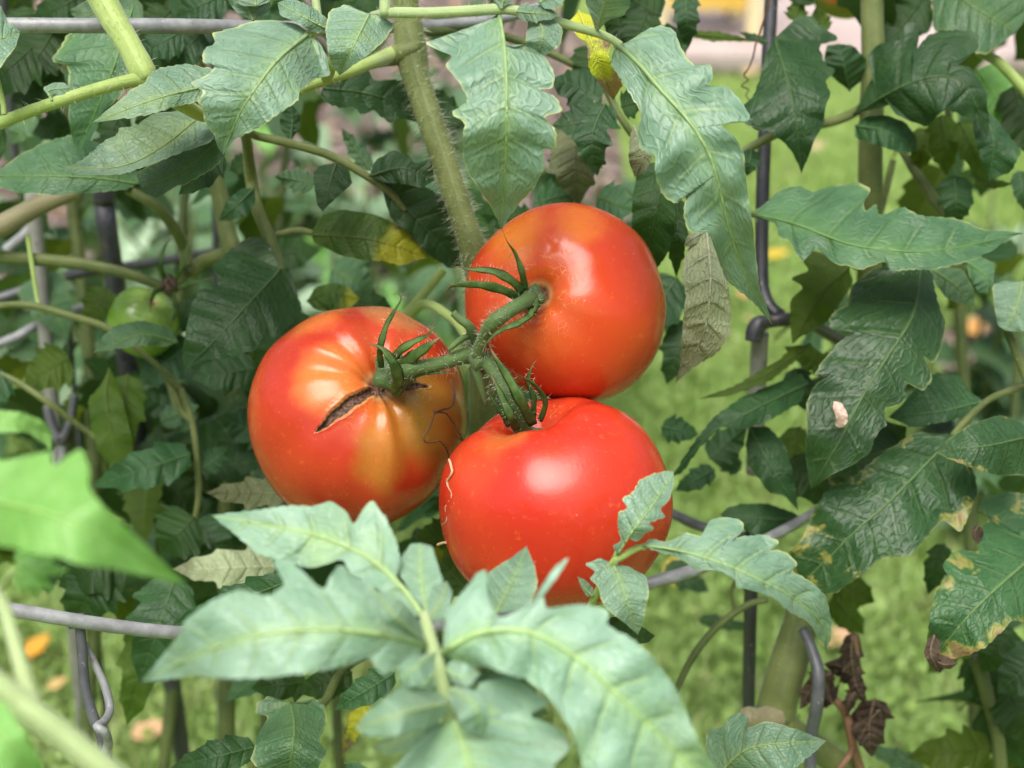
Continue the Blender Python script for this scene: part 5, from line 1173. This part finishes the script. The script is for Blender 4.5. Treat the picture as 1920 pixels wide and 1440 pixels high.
# ---------------- right plant
PR = plant(1480, 1250, .1, 'right tomato plant with drooping dark blighted leaves and brown-green stem')
stem([(1634, -120, .125, 21), (1635, 20, .125, 21), (1637, 120, .125, 22), (1632, 280, .125, 22.5), (1632, 400, .13, 23), (1625, 600, .16, 23), (1600, 800, .15, 25), (1555, 980, .13, 28), (1515, 1110, .12, 31), (1492, 1200, .115, 34), (1468, 1280, .11, 36), (1452, 1345, .11, 38)], 'stem', PR)
stem([(1452, 1330, .11, 36), (1470, 1365, .11, 30), (1520, 1395, .115, 26), (1580, 1440, .12, 26), (1660, 1520, .14, 26)], 'stem', PR, name='branch')
stem([(1455, 1345, .105, 26), (1425, 1350, .10, 22), (1404, 1345, .095, 20), (1396, 1342, .092, 14)], 'woody', PR, name='branch')
b = P(1660, 1520, .14); V, F = tube_geo(np.array([b, b * [1, 1, .5], b * [1, 1, 0]]), .0065, 12); mesh_obj('stem', V, F, SM['stem'], PR, uv=np.zeros((len(V), 2)))
K = stem([(1630, 190, .14, 8), (1600, 212, .12, 9), (1560, 228, .11, 9), (1520, 236, .11, 8.5), (1460, 250, .1, 8.5), (1410, 275, .1, 8), (1385, 288, .1, 6)], 'stem', PR, name='leaf')
leaf([(1452, 72), (1470, 130), (1490, 210), (1503, 325)], [(1437, 97), (1423, 150), (1413, 177), (1394, 200), (1397, 230), (1417, 243), (1440, 247), (1470, 267), (1487, 287), (1497, 310)],
     [(1473, 63), (1497, 33), (1520, 33), (1543, 50), (1568, 72), (1540, 87), (1547, 117), (1563, 133), (1550, 153), (1556, 173), (1547, 207), (1543, 233), (1527, 263), (1513, 300)], d=(.09, .07, .065, .075), mat='dark', parent=K, ty=.4, res=80, fold=.2, quilt=6)
leaf([(1593, 170), (1582, 125), (1572, 82)], [(1560, 145), (1545, 112), (1550, 86)], [(1615, 152), (1627, 115), (1600, 85)], d=(.12, .11, .11), mat='dark', parent=K, ty=.4, res=44)
leaf([(1600, 215), (1690, 163), (1763, 143), (1815, 165), (1852, 256)], [(1618, 180), (1635, 140), (1630, 105), (1650, 85), (1690, 72), (1698, 52), (1716, 52), (1721, 75), (1714, 92), (1745, 65), (1790, 57), (1826, 65), (1829, 90), (1805, 110), (1788, 118), (1820, 130), (1847, 170), (1851, 198), (1855, 228)],
     [(1640, 205), (1672, 198), (1680, 215), (1705, 228), (1737, 236), (1760, 216), (1775, 205), (1800, 215), (1830, 226), (1845, 247)], d=(.1, .08, .07, .065, .07), mat='dark', parent=K, ty=.5, res=90, fold=.15, quilt=6)
leaf([(1604, 236), (1660, 246), (1720, 277)], [(1625, 218), (1660, 215), (1697, 228), (1717, 255)], [(1603, 258), (1640, 271), (1680, 284), (1706, 287)], d=(.1, .09, .095), mat='dark', parent=K, res=50)
leaf([(1760, -40), (1820, 10), (1905, 60)], [(1800, -60), (1880, -40), (1945, -10), (1928, 30)], [(1748, 0), (1750, 56), (1785, 58), (1824, 74), (1829, 98), (1850, 101), (1879, 80)], d=(.12, .1, .1), mat='mid', parent=K, res=60)
leaf([(1740, -20), (1700, 40), (1648, 95)], [(1685, -20), (1660, 40)], [(1752, 30), (1742, 60), (1700, 78)], d=.13, mat='deep', parent=K, res=44)
leaf([(1832, 190), (1862, 260), (1855, 338)], [(1822, 235), (1838, 295)], [(1870, 225), (1905, 272), (1914, 285), (1896, 322)], d=(.085, .075, .08), mat='dark', parent=K, res=54)
for q in ((1640, 55, 1660, 110, 14, .14, 'olive'), (1500, 10, 1510, -40, 30, .12, 'deep'), (1490, 40, 1500, 0, 22, .12, 'olive'), (1765, 215, 1775, 330, 32, .11, 'olive'), (1740, 240, 1720, 320, 30, .13, 'olive'), (1800, 230, 1850, 340, 28, .1, 'olive'), (1830, 130, 1920, 250, 46, .14, 'fresh'),
          (1900, 160, 1940, 300, 46, .13, 'deep'), (1880, 180, 1850, 250, 30, .14, 'deep'), (1790, 330, 1795, 425, 36, .1, 'dark'), (1910, 320, 1925, 400, 20, .12, 'dark'), (1440, 80, 1385, 60, 8, .11, 'dark'), (1410, 280, 1400, 330, 20, .08, 'dark'), (1830, 345, 1900, 345, 10, .09, 'olive'), (1545, 60, 1530, 12, 20, .13, 'olive')): qleaf(*q, K)
stem([(1835, 98, .12, 8), (1870, 115, .11, 10), (1900, 145, .11, 10), (1940, 190, .11, 10)], 'young', PR, name='branch')
stem([(1690, 280, .14, 7), (1715, 320, .13, 9), (1745, 365, .12, 10), (1775, 410, .11, 9), (1790, 500, .11, 8)], 'stem', PR, name='branch')
stem([(1675, 300, .16, 6), (1665, 340, .16, 7), (1650, 400, .16, 7)], 'stem', PR, name='branch')
K = stem([(1640, 520, .15, 8), (1560, 470, .13, 7), (1480, 420, .1, 7), (1405, 400, .09, 6)], 'stem', PR, name='leaf')
leaf([(1410, 400), (1490, 420), (1600, 460), (1720, 472), (1830, 457), (1917, 437)], [(1440, 377), (1463, 357), (1500, 350), (1523, 358), (1553, 350), (1605, 344), (1628, 357), (1622, 377), (1627, 390), (1643, 383), (1650, 400), (1693, 390), (1727, 403), (1793, 410), (1847, 430), (1887, 433)],
     [(1453, 420), (1462, 443), (1480, 453), (1493, 473), (1507, 484), (1530, 470), (1567, 493), (1613, 504), (1660, 494), (1668, 506), (1747, 506), (1813, 491), (1860, 471), (1890, 447)], d=(.07, .05, .035, .03, .035, .045), mat='mid', parent=K, ty=.7, res=96, fold=.12, quilt=6)
leaf([(1592, 500), (1540, 552), (1486, 645)], [(1545, 475), (1515, 470), (1507, 490), (1514, 507), (1486, 523), (1503, 538), (1483, 562), (1480, 600)], [(1600, 532), (1566, 583), (1547, 607), (1502, 632)], d=(.1, .09, .09), mat='olive', parent=K, ty=.2, res=60)
K = stem([(1740, 440, .12, 8), (1732, 480, .1, 8), (1725, 520, .08, 7)], 'stem', PR, name='leaf')
leaf([(1727, 500), (1712, 590), (1670, 660), (1620, 740), (1572, 830), (1520, 918)], [(1690, 503), (1640, 506), (1600, 533), (1587, 567), (1563, 590), (1562, 613), (1598, 622), (1580, 634), (1557, 660), (1543, 680), (1530, 701), (1551, 702), (1527, 723), (1513, 760), (1513, 800), (1510, 850), (1515, 888)],
     [(1747, 510), (1754, 545), (1771, 607), (1764, 650), (1750, 678), (1736, 672), (1744, 707), (1730, 729), (1703, 723), (1693, 750), (1662, 770), (1660, 797), (1647, 810), (1630, 847), (1600, 870), (1555, 892)], d=(.07, .045, .035, .03, .03, .04), mat='edged', parent=K, ty=.35, fold=.25, res=100, quilt=5, rib=3.5)
leaf([(1745, 503), (1790, 535), (1828, 573)], [(1770, 500), (1805, 505), (1825, 540)], [(1752, 530), (1775, 560), (1810, 572)], d=(.08, .07, .07), mat='mid', parent=K, res=50)
leaf([(1810, 490), (1850, 520), (1850, 552)], [(1835, 480), (1866, 495), (1862, 530)], [(1818, 520), (1835, 550)], d=(.1, .09, .09), mat='mid', parent=K, res=40)
leaf([(1918, 528), (1905, 580), (1885, 620)], [(1885, 525), (1860, 535), (1865, 580), (1872, 610)], [(1945, 560), (1940, 610), (1915, 622)], d=(.07, .06, .06), mat='pale', parent=K, res=44)
stem([(1885, 610, .07, 7), (1905, 660, .07, 8), (1930, 725, .07, 8), (1960, 800, .07, 8)], 'stem', PR, name='branch')
K = stem([(1960, 705, .08, 7), (1900, 730, .08, 7), (1850, 752, .075, 6), (1800, 800, .065, 6), (1775, 835, .06, 5)], 'stem', PR, name='leaf')
leaf([(1845, 752), (1770, 770), (1666, 782)], [(1820, 735), (1795, 702), (1750, 699), (1710, 735), (1690, 760)], [(1825, 775), (1780, 790), (1710, 802)], d=(.075, .07, .07), mat='dark', parent=K, res=54)
leaf([(1790, 815), (1670, 938), (1600, 1000), (1500, 1098)], [(1720, 810), (1660, 845), (1610, 885), (1550, 920), (1525, 960), (1500, 1015), (1475, 1045)], [(1800, 850), (1826, 890), (1831, 920), (1820, 958), (1800, 993), (1770, 980), (1742, 1005), (1702, 1040), (1650, 1050), (1610, 1082), (1565, 1112), (1530, 1112)],
     d=(.06, .045, .04, .05), mat='blight', parent=K, ty=.55, fold=.12, res=96, quilt=6, rib=4, ruf=9, label='broad dark leaflet with brown blighted lower edge')
leaf([(1945, 815), (1850, 836), (1753, 846)], [(1905, 785), (1870, 779), (1820, 795), (1790, 815), (1768, 833)], [(1930, 890), (1870, 892), (1820, 876), (1780, 861)], d=(.05, .03, .035), mat='blight', parent=K, res=60)
K = stem([(1990, 990, .06, 7), (1960, 1020, .055, 7), (1935, 1045, .05, 6)], 'stem', PR, name='leaf')
leaf([(1955, 1028), (1900, 1075), (1840, 1130), (1790, 1185), (1748, 1240)], [(1940, 930), (1890, 922), (1850, 935), (1838, 955), (1852, 970), (1832, 1000), (1832, 1028), (1792, 1034), (1770, 1060), (1777, 1085), (1755, 1112), (1745, 1150), (1738, 1200)],
     [(1960, 1140), (1925, 1165), (1900, 1165), (1870, 1192), (1850, 1212), (1822, 1226), (1788, 1236)], d=(.05, .03, .02, .02, .03), mat='burnt', parent=K, ty=.5, fold=.12, res=90, quilt=6, ruf=10, rib=4, label='large leaflet with scorched brown curling tip')
leaf([(1752, 1190), (1745, 1225), (1762, 1262)], [(1738, 1200), (1732, 1228), (1745, 1250)], [(1766, 1205), (1758, 1228), (1774, 1250)], d=(.02, .005, .012), mat='dry', parent=K, res=30, ruf=12, fold=.9)
leaf([(1745, 1232), (1768, 1246), (1796, 1244)], [(1752, 1224), (1778, 1232)], [(1752, 1246), (1780, 1256)], d=(.015, .004, .0), mat='dry', parent=K, res=30, ruf=10, fold=.8)
leaf([(1835, 985), (1828, 1000), (1832, 1020)], [(1822, 988), (1822, 1008)], [(1845, 995), (1842, 1012)], d=.02, mat='dry', parent=K, res=20)
K = stem([(1600, 690, .14, 8), (1520, 720, .13, 7), (1440, 745, .12, 6)], 'dark', PR, name='leaf')
leaf([(1515, 718), (1400, 775), (1330, 815), (1258, 895)], [(1500, 700), (1440, 725), (1390, 745), (1340, 780), (1300, 830)], [(1500, 755), (1440, 790), (1400, 803), (1350, 802), (1320, 830), (1280, 885)], d=(.1, .085, .08, .085), mat='dark', parent=K, res=60, ty=.6)
leaf([(1520, 645), (1430, 705), (1310, 748)], [(1490, 652), (1450, 680), (1380, 722)], [(1500, 670), (1440, 718), (1370, 742)], d=(.1, .09, .09), mat='olive', parent=K, res=50, ty=.8)
leaf([(1405, 800), (1440, 865), (1497, 958)], [(1398, 830), (1402, 870), (1440, 922), (1472, 930)], [(1440, 800), (1472, 832), (1487, 885)], d=(.1, .09, .09), mat='dark', parent=K, res=54, ty=.2)
leaf([(1515, 975), (1430, 972), (1350, 965)], [(1480, 958), (1440, 944), (1390, 944), (1362, 953)], [(1475, 1000), (1420, 1006), (1380, 986)], d=(.11, .1, .1), mat='dark', parent=K, res=50)
for q in ((1240, 800, 1310, 815, 26, .13, 'dark'), (1340, 880, 1265, 920, 22, .12, 'dark'), (1330, 860, 1400, 800, 34, .14, 'dark'), (1500, 800, 1470, 930, 36, .13, 'olive'), (1490, 690, 1510, 770, 30, .13, 'dark'), (1560, 690, 1470, 650, 24, .12, 'olive'), (1390, 880, 1330, 850, 20, .15, 'mid'),
          (1600, 870, 1700, 800, 60, .09, 'dark'), (1560, 900, 1640, 840, 50, .1, 'deep'), (1690, 830, 1560, 890, 50, .085, 'dark'), (1480, 860, 1560, 950, 40, .12, 'deep')): qleaf(*q, K)
stem([(1265, 1300, .1, 6), (1300, 1230, .1, 7), (1345, 1175, .1, 7), (1400, 1135, .1, 6.5), (1440, 1125, .1, 5)], 'dark', PR, name='branch')
stem([(1378, 1145, .1, 4), (1372, 1110, .1, 4), (1385, 1080, .1, 4)], 'dark', PR, name='branch')
for q in ((1770, 1020, 1740, 1115, 26, .12, 'deep'), (1820, 1230, 1870, 1330, 40, .14, 'deep'), (1900, 1180, 1840, 1260, 44, .12, 'deep'), (1960, 1220, 1870, 1300, 50, .1, 'dark'), (1860, 1400, 1700, 1420, 42, .13, 'olive'), (1890, 1280, 1930, 1400, 50, .13, 'deep'), (1840, 1330, 1930, 1440, 50, .15, 'deep'),
          (1560, 1080, 1640, 1130, 34, .14, 'olive'), (1560, 1120, 1620, 1190, 30, .17, 'olive'), (1250, 1060, 1330, 1110, 26, .22, 'mid'), (1310, 1160, 1420, 1180, 14, .2, 'mid'), (1730, 1440, 1620, 1400, 20, .2, 'mid')): qleaf(*q, PR, name='leaf')
stem([(1830, 1230, .13, 14), (1850, 1300, .13, 14), (1870, 1380, .13, 13), (1880, 1500, .13, 13)], 'dark', PR, name='branch')
leaf([(1340, 1460), (1395, 1408), (1465, 1393), (1550, 1389)], [(1325, 1420), (1324, 1385), (1332, 1368), (1355, 1362), (1368, 1345), (1385, 1338), (1401, 1345), (1402, 1361), (1440, 1352), (1500, 1369), (1530, 1382)],
     [(1400, 1460), (1450, 1445), (1492, 1440), (1522, 1415)], d=(-.02, -.035, -.04, -.03), mat='pale', parent=PR, ty=.6, res=70, name='leaf', fold=.1)
K = stem([(1625, 1480, .12, 9), (1600, 1400, .11, 9), (1588, 1345, .11, 8.5), (1565, 1312, .11, 8), (1520, 1295, .11, 7)], 'brown', PR, name='dead_leaf')
tube('stalklet', [(1600, 1400, .11, 6), (1590, 1420, .1, 6), (1570, 1445, .1, 6)], SM['brown'], K, n=10)
tube('stalklet', [(1585, 1345, .11, 5), (1598, 1290, .1, 6), (1605, 1240, .1, 7), (1600, 1190, .1, 8)], SM['brown'], K, n=14)
for q in ((1598, 1185, 1612, 1300, 22), (1600, 1270, 1545, 1245, 24), (1560, 1260, 1500, 1330, 24), (1612, 1290, 1590, 1340, 16), (1640, 1310, 1635, 1420, 40), (1650, 1330, 1612, 1400, 30), (1560, 1320, 1530, 1290, 26), (1600, 1245, 1625, 1320, 20)):
    qleaf(*q, .1, 'dry', K, res=44, ruf=22, fold=1.6, lobe=.7, teeth=2, quilt=16, bend=8)

# ---------------- the plants' further foliage: behind, and unseen crowns added above the picture for shade
def fill(parent, n, box, dr, mats, size=(.024, .05), avoid=(), seed=0, up=0.0):
    g = random.Random(seed); base = root_of(parent); k = 0
    while k < n:
        x, y, d = g.uniform(box[0], box[2]), g.uniform(box[1], box[3]), g.uniform(*dr); k += 1
        if any(a[0] < x < a[2] and a[1] < y < a[3] for a in avoid): continue
        m = g.choice(mats); o = bpy.data.objects.new('leaf', g.choice(ULEAF[m])); COL.objects.link(o); o.parent = parent
        o.location = P(x, y, d) - base; s = g.uniform(*size); o.scale = (s, s * g.uniform(.8, 1.15), s)
        o.rotation_euler = (g.gauss(0, .5), g.gauss(.55, .35), g.uniform(0, 6.283))


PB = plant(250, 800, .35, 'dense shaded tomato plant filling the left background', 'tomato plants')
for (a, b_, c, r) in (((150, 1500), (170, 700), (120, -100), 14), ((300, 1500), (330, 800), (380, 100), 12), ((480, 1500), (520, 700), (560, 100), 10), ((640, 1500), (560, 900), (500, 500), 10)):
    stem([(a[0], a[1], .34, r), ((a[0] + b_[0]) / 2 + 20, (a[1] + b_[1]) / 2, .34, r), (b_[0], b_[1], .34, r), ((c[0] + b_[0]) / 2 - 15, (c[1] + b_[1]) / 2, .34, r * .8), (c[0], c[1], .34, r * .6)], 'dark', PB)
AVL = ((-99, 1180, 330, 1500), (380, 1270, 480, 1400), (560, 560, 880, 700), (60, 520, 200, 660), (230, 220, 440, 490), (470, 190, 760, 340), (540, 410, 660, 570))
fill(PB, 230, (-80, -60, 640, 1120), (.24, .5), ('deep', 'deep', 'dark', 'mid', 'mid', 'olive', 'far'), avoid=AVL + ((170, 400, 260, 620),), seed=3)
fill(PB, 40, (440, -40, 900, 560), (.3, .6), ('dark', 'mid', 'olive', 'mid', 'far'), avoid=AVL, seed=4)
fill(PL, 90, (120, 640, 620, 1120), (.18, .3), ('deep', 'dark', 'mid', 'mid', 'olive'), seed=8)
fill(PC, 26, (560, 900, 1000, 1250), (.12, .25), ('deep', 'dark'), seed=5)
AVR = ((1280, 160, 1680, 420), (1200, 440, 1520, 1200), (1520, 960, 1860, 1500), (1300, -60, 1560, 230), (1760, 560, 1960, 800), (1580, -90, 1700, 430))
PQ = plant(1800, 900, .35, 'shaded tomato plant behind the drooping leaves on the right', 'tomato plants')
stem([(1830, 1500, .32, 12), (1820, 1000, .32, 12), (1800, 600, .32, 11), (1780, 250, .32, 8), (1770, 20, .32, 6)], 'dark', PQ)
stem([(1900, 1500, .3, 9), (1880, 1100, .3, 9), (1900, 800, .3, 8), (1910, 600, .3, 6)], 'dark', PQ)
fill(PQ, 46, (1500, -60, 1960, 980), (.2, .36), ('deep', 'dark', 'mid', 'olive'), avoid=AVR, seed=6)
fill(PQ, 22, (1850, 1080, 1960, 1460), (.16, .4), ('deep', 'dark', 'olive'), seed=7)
# unseen crowns added above the frame to shade the background (the plants go on upwards)
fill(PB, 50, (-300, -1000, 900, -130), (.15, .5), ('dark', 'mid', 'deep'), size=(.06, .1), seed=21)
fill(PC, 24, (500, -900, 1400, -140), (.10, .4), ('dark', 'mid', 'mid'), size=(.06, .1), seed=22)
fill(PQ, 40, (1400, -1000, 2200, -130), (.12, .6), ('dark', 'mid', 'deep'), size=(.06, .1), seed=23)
for (x, d, r, pr) in ((740, .05, 22, PC), (1634, .16, 18, PR), (120, .34, 12, PB), (1770, .32, 8, PQ)):
    stem([(x, -60, d, r), (x + 15, -350, d, r * .9), (x - 10, -650, d, r * .7), (x + 10, -950, d, r * .5)], 'stem', pr)

# ================================================================== THREADS AND SPECKS
def thread(name, pts, r, mat, label, cat, jit=0.0, n=80):
    q = dense(np.asarray(pts, float), n)
    if jit: q[:, 0] += np.convolve(nrg.normal(0, jit, n), np.ones(4) / 4, 'same'); q[:, 1] += np.convolve(nrg.normal(0, jit, n), np.ones(4) / 4, 'same')
    W = P(q[:, 0], q[:, 1], q[:, 2]); V, F = tube_geo(W, r * PXM * np.linspace(1.2, .7, n), 6)
    o = mesh_obj(name, V, F, mat, origin=W[0]); return tag(o, label, cat)


def hug(t, pts, lift=1.015):
    """rows x, y -> x, y, d on the surface of a tomato"""
    out = []
    for x, y in pts:
        u, v = (x - t.cx) / t.r, (y - t.cy) / t.r; q = max(0.0, 1 - min(1, u * u + v * v)); out.append((x, y, t.d - math.sqrt(q) * t.R * lift - .001))
    return out


thread('dried_thread', [(1446, -30, .1), (1440, 10, .1), (1428, 50, .1), (1418, 80, .1), (1412, 105, .1), (1405, 125, .1), (1396, 140, .1), (1402, 150, .1), (1390, 160, .1), (1403, 168, .1), (1398, 178, .1), (1404, 188, .1), (1402, 196, .1)], 2.2, M_THREADD, 'thin dark curly tendril hanging beside the cage upright', 'tendril', .8)
thread('dried_thread', hug(TB, [(845, 712), (852, 745), (842, 765), (825, 770), (812, 778), (806, 800)]) + hug(TB, [(795, 818), (800, 830), (825, 828), (838, 845), (842, 858)]), 1.9, M_THREADD, 'dark dry thread lying over the right side of the cracked tomato', 'thread', 1.2)
thread('dried_thread', hug(TB, [(812, 772), (835, 775), (848, 790), (862, 815), (872, 830)]), 1.6, M_THREADD, 'short dark thread branching across the cracked tomato shoulder', 'thread', 1.0)
thread('dried_thread', hug(TC, [(842, 862), (848, 885), (838, 905), (848, 930), (836, 952), (838, 975), (828, 985)]), 2.1, M_THREAD, 'pale wavy thread down the left side of the lowest tomato', 'thread', 1.0)
thread('dried_thread', hug(TC, [(820, 1022), (838, 1017), (852, 1030), (860, 1050), (868, 1053), (885, 1047), (903, 1042), (910, 1052), (925, 1055), (938, 1062)]), 2.1, M_THREAD, 'tan wavy thread low on the lowest tomato above the foreground leaf', 'thread', 1.0)
# dry flake lying on the drooping leaf
fl = leaf([(1563, 752), (1575, 775), (1573, 802)], [(1562, 765), (1568, 785), (1566, 797)], [(1578, 755), (1589, 775), (1590, 790), (1582, 800)], d=(.022, .018, .02), mat='dry', res=24, name='dry_flake', rib=0)
N = NT('flake_tan'); oc = N.obj(); fl.data.materials[0] = N.bsdf(N.mix(N.ss(N.noise(oc, 300, 3), .35, .65), (0.30, 0.20, 0.15), (0.52, 0.40, 0.33)), .8, .2)
tag(fl, 'small dry tan petal stuck to the drooping dark leaf', 'dry petal')
